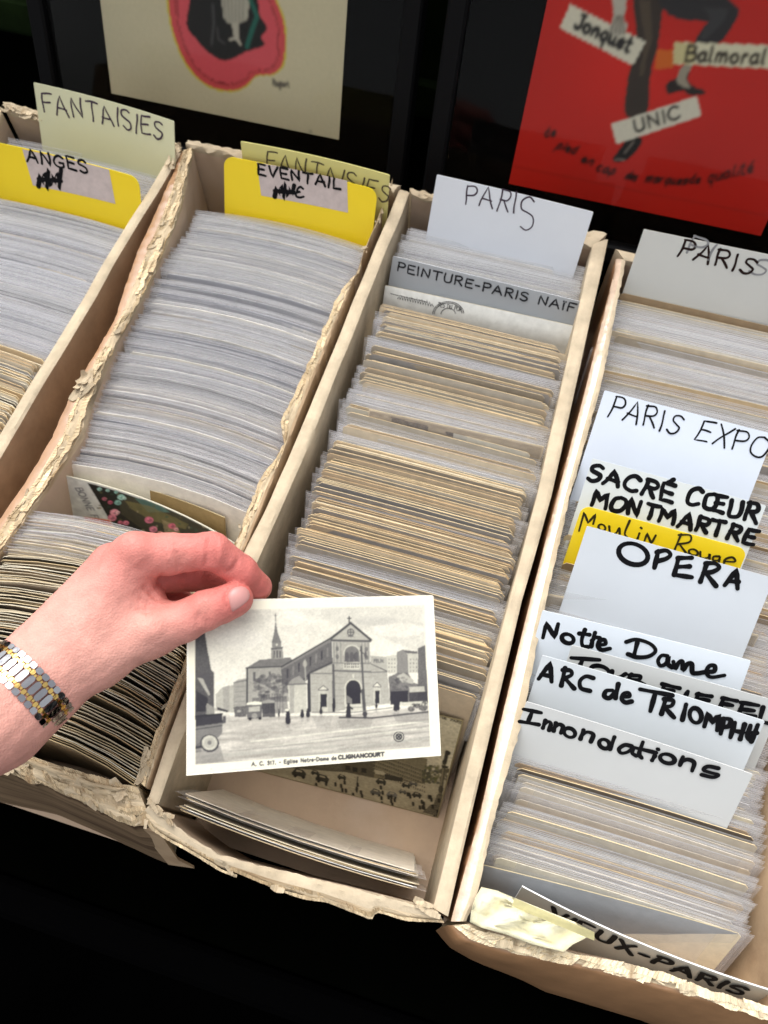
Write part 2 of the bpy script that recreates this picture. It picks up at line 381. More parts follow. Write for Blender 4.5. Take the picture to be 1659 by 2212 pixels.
# ------------------------------------------------------------------ cardboard boxes
def resample(P, n):
    P = np.array(P, float); d = np.r_[0, np.cumsum(np.linalg.norm(np.diff(P, axis=0), axis=1))]; t = np.linspace(0, d[-1], n)
    return np.stack([np.interp(t, d, P[:, k]) for k in range(P.shape[1])], 1)
def vnoise(n, seed, sc):
    rg = np.random.default_rng(seed); k = max(int(n/sc)+3, 4); a = rg.normal(size=k); x = np.linspace(0, k-1.01, n)
    i = x.astype(int); f = x-i; f = f*f*(3-2*f); return a[i]*(1-f)+a[np.minimum(i+1, k-1)]*f
def wall(box, name, inner, outer, m, mats, torn=0.0, ztop=.11, step=.0025, seed=1, bot=None, drop=0.0, label=None, outm=None, topsplit=None, bulge=0):
    """inner/outer: world xy polylines of the rim; mats (top, inner face, outer face) as indices in m"""
    n = max(int(np.linalg.norm(np.diff(np.array(inner), axis=0), axis=1).sum()/step), 12)
    I, O = resample(inner, n), resample(outer, n); B = resample(bot, n) if bot is not None else O
    T = np.gradient(I, axis=0); T /= np.linalg.norm(T, axis=1)[:, None]
    zr = ztop + vnoise(n, seed, 6)*torn*.35 + vnoise(n, seed+1, 18)*max(torn*.5, .0006)
    prof = []; K = 5
    D = O-I; th = np.linalg.norm(D, axis=1)[:, None]; Dn = D/th
    jit = [vnoise(n, seed+10+k, 1.4 if torn else 14)*(torn if torn else .00015) for k in range(K+1)]
    rows = []                                            # rows of the section, from the inner foot over the rim to the outer foot
    bi = I - Dn*0.0
    for z in (.0006, .03, .06, .09, .104):
        rows.append(np.c_[bi + Dn*(vnoise(n, seed+30, 30)[:, None]*.0008*(z/.11)), np.full(n, z)+(ztop-.11)])
    ni = len(rows)
    for k in range(K+1):
        f = k/K; e = (jit[k]*(.8 if k == 0 or topsplit is None else .15))[:, None]*Dn if k in (0, K) else 0
        zz = zr + jit[k]*(.8 if topsplit is None or k < topsplit[0] else .25) - (0.0012 if k in (0, K) else 0) - drop*f
        rows.append(np.c_[I+D*f+e, zz])
    for z in (.8, .5, .25, .01):
        q = O*z + B*(1-z) + Dn*bulge*math.sin(math.pi*z)
        rows.append(np.c_[q + Dn*(vnoise(n, seed+50, 12)[:, None]*.0006), np.full(n, z*(ztop-drop))])
    P = np.stack(rows); R_ = len(rows)
    mb = MB(); idx = np.arange(R_*n).reshape(R_, n)
    mb.v = [tuple(p) for p in P.reshape(-1, 3)]
    rg = random.Random(seed)
    cols = 1+.16*np.concatenate([vnoise(n, seed+70+q, 9) for q in range(K)]).reshape(K, n).T.ravel()
    flip = np.cross(np.r_[T[n//2], 0], np.r_[Dn[n//2], 0])[2] > 0
    for r in range(R_-1):
        mi = mats[1] if r < ni-1 else (mats[0] if r < ni+K else mats[2])
        if topsplit is not None and ni <= r < ni+K and (r-ni) >= topsplit[0]: mi = topsplit[1]
        for i in range(n-1):
            f = (idx[r, i], idx[r, i+1], idx[r+1, i+1], idx[r+1, i])
            mb.f.append(f[::-1] if not flip else f); c = float(cols[(i*K+r) % len(cols)]) if torn else 1
            mb.c.append((c, c*.98, c*.95)); mb.m.append(mi)
    for i in (0, n-1):
        mb.f.append(tuple(idx[:, i] if (i == 0) == flip else idx[::-1, i])); mb.c.append((1,1,1)); mb.m.append(mats[0])
    o = link(name, mb.mesh(name, m, True), box)
    if label: o['label'] = label
    try: o.data.set_sharp_from_angle(angle=math.radians(42))
    except Exception: pass
    return I, O, zr
def flakes(mb, path, zs, n, size, seed, spread=.004, col=(1,1,1), lift=.002):
    """curled torn shreds along a rim"""
    rg = random.Random(seed); N_ = len(path)
    for _ in range(n):
        i = rg.randrange(1, N_-1); p = np.array([*path[i], zs[i]]); L_ = size*rg.uniform(.4, 1.6); W_ = L_*rg.uniform(.12, .6)
        a = rg.uniform(0, 6.28); T = path[i+1]-path[i-1]; a = math.atan2(T[1], T[0]) + rg.gauss(0, .35)
        d = np.array([math.cos(a), math.sin(a), 0]); e = np.array([-math.sin(a), math.cos(a), 0]); tilt = rg.uniform(-.25, .25)
        p = p + e*rg.uniform(-spread, spread) + np.array([0, 0, rg.uniform(-.001, lift)]); curl = rg.uniform(-.5, 1.2)
        vs = []; m_ = 4
        for k in range(m_+1):
            t = k/m_-.5; up = np.array([0, 0, 1])*(L_*(t*tilt + curl*(t*t)))
            w_ = W_*(1-abs(t)*1.2*rg.uniform(.5, 1))
            for s_ in (-1, 1):
                q = p + d*(L_*t) + e*(w_*s_*.5) + up + np.array([0, 0, s_*w_*.25*tilt])
                vs.append(q)
        b = len(vs); vs2 = [q+np.array([0, 0, .0005]) for q in vs]; vs += vs2
        fs = [(2*k, 2*k+2, 2*k+3, 2*k+1) for k in range(m_)] + [(b+2*k, b+2*k+1, b+2*k+3, b+2*k+2) for k in range(m_)]
        fs += [(2*k, b+2*k, b+2*k+2, 2*k+2) for k in range(m_)] + [(2*k+1, 2*k+3, b+2*k+3, b+2*k+1) for k in range(m_)] + [(0, 1, b+1, b), (2*m_, b+2*m_, b+2*m_+1, 2*m_+1)]
        c = rg.uniform(.7, 1.15); mb.add(vs, fs, tuple(np.array(col)*c))
def ply(mb, A, B, zr, f, wid, dz, seed, jag=.0005, col=(1,1,1), skip=.12, step=.0008, slope=0.0):
    """one torn paper layer: a thin ribbon with ragged edges lying along the rim between paths A and B"""
    n0 = len(A); n = int(np.linalg.norm(np.diff(A, axis=0), axis=1).sum()/step); t = np.linspace(0, n0-1, n)
    a = np.stack([np.interp(t, np.arange(n0), A[:, k]) for k in (0, 1)], 1); b = np.stack([np.interp(t, np.arange(n0), B[:, k]) for k in (0, 1)], 1)
    z = np.interp(t, np.arange(n0), zr); rg = np.random.default_rng(seed); d = b-a; d /= np.linalg.norm(d, axis=1)[:, None]
    c = a*(1-f)+b*f + d*(vnoise(n, seed, 30)*.0006)[:, None]
    l = -wid/2 + (vnoise(n, seed+1, 7)+.25*rg.normal(size=n))*jag; r = wid/2 + (vnoise(n, seed+2, 9)+.25*rg.normal(size=n))*jag; r = np.maximum(r, l+.0003)
    zz = z + dz + vnoise(n, seed+3, 10)*.0004; zl = zz + rg.normal(size=n)*.0002; zq = zz + rg.normal(size=n)*.0003 - slope; gate = vnoise(n, seed+4, 25) > -1.6+skip*8
    tone = 1+.14*vnoise(n, seed+5, 12)
    for i in range(n-1):
        if not (gate[i] and gate[i+1]): continue
        q = [(*(c[i]+d[i]*l[i]), zl[i]), (*(c[i+1]+d[i+1]*l[i+1]), zl[i+1]), (*(c[i+1]+d[i+1]*r[i+1]), zq[i+1]), (*(c[i]+d[i]*r[i]), zq[i])]
        q += [(x, y, w_-.0005) for x, y, w_ in q]; k = tone[i]; cc = tuple(k*v for v in col)
        mb.add(q, [(0,1,2,3), (0,4,5,1), (2,6,7,3)], cc)
def px(pts, z=.11): return [at(x, y, z)[:2] for x, y in pts]
BM = [M['board'], M['inside'], M['torn'], M['tape'], M['kraft'], M['cleartape'], M['torn_front'], M['layers']]      # 0..5
def floor_(box, x0, x1, y0, y1):
    mb = MB(); mb.box(((x0+x1)/2, (y0+y1)/2, .0015), (x1-x0, y1-y0, .003)); link('floor', mb.mesh('floor', [M['inside']]), box)
    return

# box with the PARIS / PEINTURE cards (centre)
b3 = empty('card_box', (-.045, .24, 0), 'clean grey board box, half emptied at its front, under the held postcard', 'box')
I3 = px([(885,414),(650,1000),(618,1071),(565,1190),(432,1500),(390,1599),(342,1736)]); O3 = px([(862,408),(619,1000),(586,1071),(532,1180),(403,1489),(361,1599),(316,1738)])
wall(b3, 'side_wall', I3, O3, BM, (0, 0, 0), seed=3)
R3i = px([(1281,528),(1160,1071),(1100,1296),(1034,1559),(936,1962)]); R3o = px([(1314,516),(1192,1071),(1128,1296),(1066,1559),(968,1980)])
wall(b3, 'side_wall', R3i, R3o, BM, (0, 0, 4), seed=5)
i_, o_, z_ = wall(b3, 'back_wall', px([(890,417),(1284,531)]), px([(884,402),(1310,505)]), BM, (0, 1, 4), seed=7, torn=.0009)
mb = MB(); flakes(mb, i_[-60:], z_[-60:], 7, .006, 4, .003)
fi = px([(322,1738),(345,1752),(372,1778),(420,1814),(480,1848),(587,1876),(728,1911),(883,1951),(945,1968)])
fo = px([(300,1758),(325,1789),(400,1832),(470,1872),(592,1918),(695,1946),(803,1989),(812,1970),(880,1986),(958,1990)])
i_, o_, z_ = wall(b3, 'front_wall', fi, fo, BM, (0, 1, 0), seed=9, torn=.0005, topsplit=(3, 6), drop=.003, label='front wall bowed outwards with a peeling rim')
for q, (f_, dz_) in enumerate(((.80, -.0020), (.96, -.0028))): ply(mb, i_, o_, z_, f_, .0016, dz_, 500+q*7, jag=.0002, col=(1.1, 1.06, .98) if q % 2 else (.75, .68, .58), skip=.1, slope=.0005)
flakes(mb, o_, z_-.003, 3, .006, 5, .001, lift=.0004); flakes(mb, i_[:8], z_[:8], 7, .007, 6, .002); flakes(mb, i_[-7:], z_[-7:], 9, .006, 7, .002)
tag(link('torn_paper', mb.mesh('torn_paper', [M['torn']], False), b3), kind='stuff')
floor_(b3, -.133, .036, -.012, .50)

# box with the EVENTAIL card
b2 = empty('card_box', (-.22, .24, 0), 'worn box with shredded rim and glossy tape, under the hand', 'box')
I2 = px([(414,318),(388,440),(362,510),(325,600),(297,655),(252,730),(207,832),(192,870),(172,940),(106,1037),(50,1120),(-2,1197),(-140,1400),(-300,1650)])
O2 = px([(392,325),(345,432),(296,540),(250,680),(205,760),(165,832),(146,866),(112,945),(55,1037),(0,1115),(-58,1197),(-200,1400),(-350,1650)])
i1, o1, z1 = wall(b2, 'side_wall', I2, O2, BM, (2, 1, 3), torn=.0007, seed=21, topsplit=(3, 3), label='torn side wall wrapped in glossy brown tape')
mb = MB()
for q, (f_, w_, dz_, c_) in enumerate(((.10, .0030, .0004, (1.15,1.1,1.0)), (.24, .0026, .0008, (1.3,1.28,1.2)), (.38, .0032, .0002, (.9,.85,.75)), (.50, .0022, .0006, (1.2,1.15,1.05)), (.04, .0014, -.0010, (.7,.62,.5)))): ply(mb, i1, o1, z1, f_, w_, dz_, 200+q*9, col=c_)
flakes(mb, (i1*.6+o1*.4), z1, 34, .0045, 22, .0028, lift=.0008); k = int(len(i1)*.47); flakes(mb, (i1*.5+o1*.5)[k-4:k+5], z1[k-4:k+5], 14, .010, 23, .004)
R2i = px([(848,390),(815,480),(787,540),(772,590),(740,625),(712,690),(668,790),(610,912),(614,960),(585,1010),(563,1037),(512,1172),(470,1270),(395,1440),(350,1560),(303,1690)])
R2o = px([(868,398),(838,470),(808,540),(785,590),(768,640),(735,700),(698,790),(640,912),(620,965),(608,1000),(588,1045),(534,1172),(490,1270),(405,1465),(362,1570),(318,1704)])
R2o = [np.array([min(p[0], -.1405), p[1]]) for p in R2o]
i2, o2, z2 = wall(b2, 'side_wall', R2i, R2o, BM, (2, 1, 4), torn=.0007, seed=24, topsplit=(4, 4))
for q, (f_, w_, dz_, c_) in enumerate(((.05, .0022, .0003, (1.2,1.15,1.05)), (.25, .0020, .0008, (1.05,1.0,.9)), (.45, .0020, .0003, (1.3,1.25,1.15)), (.0, .0012, -.0012, (.7,.62,.5)))): ply(mb, i2, o2, z2, f_, w_, dz_, 300+q*9, col=c_, skip=.1)
flakes(mb, i2, z2, 38, .0042, 25, .0022, lift=.0008); flakes(mb, i2[-8:], z2[-8:], 14, .006, 26, .003, lift=.001)
wall(b2, 'back_wall', px([(400,312),(850,412)]), px([(406,299),(866,398)]), BM, (0, 1, 4), seed=27, torn=.0008)
fi = px([(-330,1530),(-100,1590),(36,1626),(120,1655),(255,1697),(300,1704)]); fo = px([(-330,1562),(-100,1622),(0,1658),(109,1704),(200,1744),(277,1781),(322,1776)])
bt = px([(-330,1640),(-100,1700),(0,1733),(128,1763),(250,1815),(330,1850),(374,1866)], 0)
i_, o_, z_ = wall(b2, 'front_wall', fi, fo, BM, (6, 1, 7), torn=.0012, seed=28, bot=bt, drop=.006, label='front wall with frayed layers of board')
rg = random.Random(9)
for q in range(11):
    f_ = .03+q*.092; g_ = rg.uniform(.75, 1.25); ply(mb, i_, o_, z_, f_, .0030, .0005-.006*f_, 400+q*7, jag=.0006, col=(g_, g_*.96, g_*.88), skip=.08, slope=.0010)
for q in range(4):
    f = q/4+.1; flakes(mb, i_*(1-f)+o_*f, z_-.006*f, 5, .009, 30+q, .001, lift=.0004)
tag(link('torn_paper', mb.mesh('torn_paper', [M['torn']], False), b2), kind='stuff')
mb = MB()                                               # torn layers peeling along the front
rg = random.Random(5)
for q in range(3):
    f0 = .06+.1*q; P = (i_*(1-f0)+o_*f0)[:-3]; n = len(P); zz = z_[:n]-.006*f0+.0009-.0016*q*.6; vs = []
    wv = vnoise(n, 60+q, 5)*.0011; wv2 = vnoise(n, 80+q, 3)*.0007; wid = .0026+.0009*vnoise(n, 90+q, 4)
    dn = (o_-i_)[:n]; dn /= np.linalg.norm(dn, axis=1)[:, None]
    for k in range(n):
        a = np.array([*(P[k]+dn[k]*wv[k]), zz[k]+wv2[k]]); vs += [a, a+np.array([*(dn[k]*wid[k]), -.0004]), a+np.array([*(dn[k]*wid[k]), -.0012]), a+np.array([0, 0, -.0012])]
    fs = []
    for k in range(n-1):
        for j in range(4): j2 = (j+1) % 4; fs.append((4*k+j, 4*k+4+j, 4*k+4+j2, 4*k+j2))
    c = rg.uniform(.7, 1.1); mb.add(vs, fs, (c, c*.96, c*.9))
link('peeling_layer', mb.mesh('peeling_layer', [M['torn_front']], True), b2)
mb = MB(); c0 = at(318, 1772, .104); c1 = at(384, 1866, .0)   # corner flap of brown board
P = [at(322,1748,.108), at(345,1800,.10), at(385,1858,.03), at(441,1880,.012)*0+at(420,1876,.01), at(364,1868,.0), at(335,1830,.04), at(300,1790,.09)]
vs = [p for p in P]+[p+np.array([-.001, .0016, 0]) for p in P]; n = len(P)
mb.add(vs, [tuple(range(n)), tuple(range(2*n-1, n-1, -1))]+[(i, i+n, (i+1) % n+n, (i+1) % n) for i in range(n)])
tag(link('corner_flap', mb.mesh('corner_flap', [M['kraft']]), b2))
floor_(b2, -.315, -.147, -.03, .50)

# box at the left edge of the picture
b1 = empty('card_box', (-.41, .24, 0), 'box at the left edge with a smooth pale right rim, holding the ANGES card', 'box')
R1o = [(-.323,.487),(-.325,.36),(-.3265,.19),(-.326,-.01)]; R1i = [(-.331,.482),(-.3335,.36),(-.336,.19),(-.336,-.01)]
wall(b1, 'side_wall', R1i, R1o, BM, (0, 0, 4), seed=41)
wall(b1, 'side_wall', [(-.492,.487),(-.494,.2),(-.494,-.01)], [(-.500,.495),(-.502,.2),(-.502,-.01)], BM, (2, 1, 4), seed=42, torn=.001)
i_, o_, z_ = wall(b1, 'back_wall', [(-.492,.492),(-.331,.490)], [(-.498,.500),(-.326,.498)], BM, (0, 1, 4), seed=43, torn=.0012)
wall(b1, 'front_wall', [(-.492,-.002),(-.336,-.002)], [(-.498,-.01),(-.328,-.01)], BM, (0, 1, 4), seed=44)
mb = MB(); flakes(mb, i_[:24], z_[:24], 26, .008, 44, .004, lift=.002); flakes(mb, np.array([[-.327,.49],[-.327,.488],[-.326,.48],[-.325,.47],[-.324,.46]]), np.full(5, .11), 16, .008, 45, .004, lift=.002)
tag(link('torn_paper', mb.mesh('torn_paper', [M['torn']], False), b1), kind='stuff')
floor_(b1, -.494, -.333, -.004, .494)

# box at the right with the black-lettered cards
b4 = empty('card_box', (.13, .24, 0), 'box with glossy orange-brown taped sides, crowded with black-lettered white cards', 'box')
I4 = px([(1352,560),(1349,580),(1299,832),(1232,1071),(1181,1296),(1128,1559),(1067,1770),(1030,1941),(1006,1990)]); O4 = px([(1333,552),(1330,580),(1268,832),(1205,1071),(1147,1296),(1083,1559),(1036,1770),(988,1941),(972,1990)])
O4 = [np.array([max(p[0], .0425), p[1]]) for p in O4]
wall(b4, 'side_wall', I4, O4, BM, (0, 0, 3), seed=51, topsplit=(2, 5), torn=.0004, drop=.0025, label='side wall with wrinkled clear tape over brown tape')
wall(b4, 'side_wall', [(.211,.49),(.211,.2),(.211,-.004)], [(.2185,.495),(.2185,.2),(.2185,-.012)], BM, (0, 4, 3), seed=52)
wall(b4, 'back_wall', [(.058,.478),(.212,.474)], [(.05,.487),(.218,.483)], BM, (0, 1, 4), seed=53)
fi = px([(1012,1996),(1050,2012),(1120,2034),(1215,2055),(1290,2074),(1400,2100),(1527,2137),(1659,2176),(1720,2196)]); fo = px([(968,2000),(1000,2036),(1090,2064),(1207,2086),(1280,2102),(1400,2134),(1527,2168),(1659,2206),(1740,2230)])
bt = [(.050,-.020),(.07,-.028),(.12,-.034),(.17,-.032),(.22,-.030)]
i_, o_, z_ = wall(b4, 'front_wall', fi, fo, BM, (6, 1, 3), torn=.0007, seed=54, bot=bt, drop=.004, topsplit=(3, 3), bulge=.006, label='front wall rolled in brown tape with a torn white lining')
mb = MB()
for q, (f_, dz_) in enumerate(((.08, .0008), (.26, .0006), (.42, .0002), (.55, -.0006))): ply(mb, i_, o_, z_, f_, .0036, dz_, 600+q*7, jag=.0005, col=(1.5, 1.55, 1.55), skip=.12, slope=.0004)
flakes(mb, i_*.7+o_*.3, z_+.0002, 16, .008, 55, .0015, col=(1.25, 1.28, 1.3), lift=.0006)
tag(link('torn_paper', mb.mesh('torn_paper', [M['torn']], False), b4), kind='stuff')
floor_(b4, .047, .213, -.016, .488)
# ------------------------------------------------------------------ postcards standing in the boxes
EDGE = [(.80,.63,.38),(.74,.56,.31),(.86,.74,.52),(.64,.45,.24),(.88,.80,.62),(.80,.64,.38),(.50,.34,.18)]
FACE = [(.56,.46,.33),(.66,.57,.43),(.40,.35,.28),(.66,.50,.30),(.46,.42,.36),(.16,.13,.10),(.70,.66,.56),(.34,.32,.30),(.05,.075,.05),(.58,.52,.42),(.40,.34,.26),(.72,.62,.46),(.34,.24,.14),(.70,.57,.38)]
DARKF = [(.16,.13,.10),(.09,.08,.06),(.26,.21,.14),(.36,.30,.20),(.50,.42,.30),(.30,.28,.24)]  # dark faces: shade between the cards under the hand put into their colour
PALE = [(.80,.78,.75),(.70,.69,.69),(.84,.80,.72),(.74,.66,.54),(.42,.42,.45),(.82,.80,.80),(.62,.60,.61),(.20,.20,.21)]
def sheet_local(mb, w_, h, bow, th, col, edge, mi, nx=8, z0=0, y=0, worn=.002, jag=0, rg=None):
    us = np.linspace(-w_/2, w_/2, nx-1); us = np.r_[us[0], us[0]+.0022, us[1:-1], us[-1]-.0022, us[-1]]; vs = []
    for side in (-1, 1):
        for k, u in enumerate(us):
            b = bow*(1-(2*u/w_)**2)+y+side*th/2
            top = h - (worn if k in (0, nx) else 0)
            vs += [(u, b, z0), (u, b, z0+top*.7), (u, b, z0+top)]
    n = nx+1; o = 3*n; fs = []; fe = []
    for k in range(nx):
        for j in (0, 1):
            fs.append((3*k+j, 3*k+3+j, 3*k+4+j, 3*k+j+1)); fs.append((o+3*k+j+1, o+3*k+4+j, o+3*k+3+j, o+3*k+j))
        fe.append((3*k+2, 3*k+5, o+3*k+5, o+3*k+2))
    for j in (0, 1):
        fe.append((j, j+1, o+j+1, o+j)); fe.append((3*nx+j+1, 3*nx+j, o+3*nx+j, o+3*nx+j+1))
    b = len(mb.v); mb.v.extend(vs)
    for F_, c in ((fs, col), (fe, edge)):
        for f in F_: mb.f.append(tuple(b+i for i in f)); mb.c.append(c); mb.m.append(mi if c is col else (mi if mi != 1 else 2))
def card_local(kind, bow, rg, tone='mix'):
    mb = MB()
    if kind == 'bare':
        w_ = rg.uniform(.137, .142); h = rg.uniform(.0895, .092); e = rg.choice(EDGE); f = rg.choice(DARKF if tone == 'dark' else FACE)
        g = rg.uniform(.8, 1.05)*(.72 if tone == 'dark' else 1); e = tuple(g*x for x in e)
        sheet_local(mb, w_, h, bow, .00052, f, e, 0)
    else:
        w_ = rg.uniform(.146, .151); h = rg.uniform(.098, .104)
        pal = PALE if tone == 'pale' else (PALE+EDGE[:4] if tone == 'mix' else EDGE[:5]+PALE[:3])
        c = rg.choice(pal); e = tuple(min(x*1.05, .9) for x in c)
        sheet_local(mb, .139, h-rg.uniform(.0025, .0075), bow*.93, .0004, c, e, 0, nx=6)
        t = rg.uniform(.9, 1.1); tc = (t, t, t*rg.uniform(.98, 1.04))
        us = np.linspace(-w_/2, w_/2, 9)
        for yy in (-.00042, .00042):
            vs = []; hh = h-(0 if yy < 0 else .0015)
            for u in us:
                b = bow*(1-(2*u/w_)**2)+yy+ (0 if abs(u) < w_/2-.001 else -yy)
                vs += [(u, b, hh*.55), (u, b, hh-.00035), (u, b, hh)]
            fs = [(3*k, 3*k+3, 3*k+4, 3*k+1) for k in range(8)]; mb.add(vs, fs, tc, 1)
            mb.add(vs, [(3*k+1, 3*k+4, 3*k+5, 3*k+2) for k in range(8)], tc, 2)
    return mb
CARD_MATS = [M['paper'], M['sleeve'], M['sleeve_edge']]
POOL = {}
def pool(kind, bow, tone, rg, n=14):
    key = (kind, round(bow*1000), tone)
    if key not in POOL:
        r2 = random.Random(str(key)); POOL[key] = []
        for i in range(n):
            mb = card_local(kind, bow*r2.uniform(.8, 1.2), r2, tone); POOL[key].append((mb, []))
    return rg.choice(POOL[key])
def stack(ys, xc, typ, lean, bow, seed, group=None, label=None, stuff_name=None, stuff_label=None, xj=.0018, zj=.004, tone=lambda y: 'pale', zlift=0.0, solo=lambda y: True, skew=0.0):
    """ys: y of each card's top edge; those where solo(y) holds become objects of their own, the rest one object"""
    rg = random.Random(seed); acc = MB(); cnt = 0; drift = 0; dz = 0
    for y in ys:
        k = typ(y, rg); drift = drift*.85+rg.gauss(0, xj*.5); dz = dz*.85 + rg.gauss(0, zj*.16)
        ent = pool(k, bow, tone(y), rg); mb = ent[0]
        h = .104 if k != 'bare' else .091; base = (zlift(y) if callable(zlift) else zlift) + (.0125 if k == 'bare' else 0) + max(-.004, min(dz, .006)) + .005
        ln = math.radians((lean(y) if callable(lean) else lean) + rg.gauss(0, .5)); rz = skew + rg.gauss(0, .0025)
        loc = Vector(((xc(y) if callable(xc) else xc) + drift + rg.uniform(-xj, xj)*.6, y - h*math.sin(ln), base))
        R = Matrix.Rotation(rz, 4, 'Z') @ Matrix.Rotation(-ln, 4, 'X') @ Matrix.Rotation(rg.gauss(0, .006), 4, 'Y')
        if solo(y) and label:
            if not ent[1]: ent[1].append(mb.mesh('postcard', CARD_MATS, False))
            o = bpy.data.objects.new('postcard', ent[1][0]); COL.objects.link(o)
            o.matrix_world = Matrix.Translation(loc) @ R; tag(o, label, 'postcard', group); cnt += 1
        else:
            Mx = np.array(Matrix.Translation(loc) @ R); V_ = np.array(mb.v) @ Mx[:3, :3].T + Mx[:3, 3]
            b = len(acc.v); acc.v.extend(map(tuple, V_)); acc.f.extend([tuple(b+i for i in f) for f in mb.f]); acc.c.extend(mb.c); acc.m.extend(mb.m)
    if acc.v:
        o = link(stuff_name or 'packed_postcards', acc.mesh('packed_postcards', CARD_MATS)); tag(o, stuff_label, 'postcards', kind='stuff')
    return cnt
def seq(y0, y1, sp, seed, gaps=()):
    rg = random.Random(seed); y = y0; out = []
    while y > y1:
        if not any(a < y < b for a, b in gaps): out.append(y)
        y -= sp*rg.choice((.6, .8, .9, 1, 1, 1.1, 1.3, 1.9 if rg.random() < .12 else 1))
    return out
N_solo = 0
# box 1
stack(seq(.474, .19, .00125, 1, ((.414, .432),)), -.4125, lambda y, r: 'sleeve' if (y > .262 or r.random() < .25) else 'bare', 24, .006, 11,
      stuff_label='grey plastic sleeved and tan postcards packed tight behind and before the ANGES card', tone=lambda y: 'pale', zlift=lambda y: -.010 if y > .395 and y < .42 else (-.004 if y > .36 else 0))
# box 2, behind
stack(seq(.444, .190, .00118, 2), lambda y: -.2185, lambda y, r: 'sleeve', lambda y: 19, .008, 12,
      stuff_label='long block of grey plastic sleeved postcards, bowed, in front of the EVENTAIL card', tone=lambda y: 'pale', xj=.0016, zj=.004, zlift=lambda y: -.008*max(0, min(1, (y-.38)/.06)))
# box 2, in front
t2 = lambda y, r: 'sleeve' if y > .112 else ('bare' if r.random() < .97 else 'sleeve')
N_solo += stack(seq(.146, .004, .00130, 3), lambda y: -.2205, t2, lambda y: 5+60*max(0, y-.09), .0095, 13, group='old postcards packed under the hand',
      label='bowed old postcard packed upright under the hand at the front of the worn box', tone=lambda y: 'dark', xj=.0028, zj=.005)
# box 3
def t3(y, r):
    p = 1 if y > .43 else .2 if y > .385 else .6 if y > .345 else .15 if y > .335 else .8 if y > .262 else .28 if y > .182 else .75 if y > .158 else .3 if y > .135 else .8
    return 'sleeve' if r.random() < p else 'bare'
g3 = ((.388, .441), (.338, .341), (.283, .286), (.222, .225))
N_solo += stack(seq(.478, .112, .00112, 4, g3), lambda y: -.0415, t3, lambda y: 27 if y > .39 else 25, .0006, 14, group='postcards in the centre box',
      label='old postcard standing in the row between the PEINTURE card and the held postcard', stuff_label='sleeved postcards packed at the back of the centre box around the PARIS card',
      tone=lambda y: 'pale' if y > .4 else 'mix', xj=.0022, zj=.005, solo=lambda y: y < .245)
# box 4
g4 = ((.295, .304), (.062, .070))
N_solo += stack(seq(.458, .030, .00122, 5, g4), lambda y: .1315, lambda y, r: 'sleeve' if r.random() < .93 else 'bare', lambda y: 31, .001, 15, group='postcards in the right box',
      label='sleeved postcard with tan tones standing below the Innondations card', stuff_label='sleeved postcards packed among the lettered white cards of the right box',
      tone=lambda y: 'tan' if int(y*90) % 3 else 'mix', xj=.0022, zj=.004, solo=lambda y: y < .078)
# the few cards at the front wall of the centre box: their tops lean on the wall
rg = random.Random(8)
for i in range(7):
    y = .0040 + i*.00100 + (.0025 if i > 3 else 0); kind = 'bare' if i in (0, 2, 3, 5) else 'sleeve'; mb, me = pool(kind, -.0022, 'pale', rg)
    if not me: me.append(mb.mesh('postcard', CARD_MATS))
    ln = math.radians(-3-rg.uniform(0, 2)-i*.45); o = bpy.data.objects.new('postcard', me[0]); COL.objects.link(o)
    h = .1 if kind == 'sleeve' else .09
    o.matrix_world = Matrix.Translation((-.0505+rg.uniform(-.002, .002), y-h*math.sin(ln)-.004, .004+(.006 if kind == 'bare' else 0))) @ Matrix.Rotation(-.01-rg.gauss(0, .004), 4, 'Z') @ Matrix.Rotation(-ln, 4, 'X')
    tag(o, 'loose postcard leaning on the front wall of the half emptied centre box', 'postcard', 'loose postcards at the front wall'); N_solo += 1
print('solo cards', N_solo)

# ------------------------------------------------------------------ dividers with handwriting
W_ = s2l((228, 232, 238)); YEL = s2l((252, 220, 34)); CREAM = s2l((214, 214, 180)); BK = (.006, .006, .008); PU = (.10, .07, .10)
def catmull(pts, k=6):
    P = np.vstack([2*pts[0]-pts[1], pts, 2*pts[-1]-pts[-2]]); r = []
    for i in range(1, len(P)-2):
        for t in np.linspace(0, 1, k, endpoint=False):
            a, b, c, d = P[i-1], P[i], P[i+1], P[i+2]; r.append(.5*((2*b)+(-a+c)*t+(2*a-5*b+4*c-d)*t*t+(-a+3*b-3*c+d)*t**3))
    return np.array(r+[P[-2]])
def traced(S, txt):
    """hand lettering followed stroke by stroke; '~' smooth, 'o' an oval cx,cy rx,ry"""
    out = []
    for part in txt.split('|'):
        part = part.strip()
        if not part: continue
        f = part[0]; P = np.array([[float(v) for v in q.split(',')] for q in part.lstrip('~o').split()])
        if f == 'o': a = np.linspace(-1.9, 4.6, 26); P = P[0]+np.c_[np.cos(a)*P[1, 0], np.sin(a)*P[1, 1]]+np.c_[np.zeros(26), np.cos(a)*P[1, 0]*.18]
        elif f == '~' and len(P) > 2: P = catmull(P)
        else: P = np.concatenate([np.linspace(P[i], P[i+1], 5)[:-1] for i in range(len(P)-1)]+[P[-1:]])
        out.append(np.array([S.uv(1036.9+.375*x, 1071.5+.375*y) for x, y in P]))
    return out
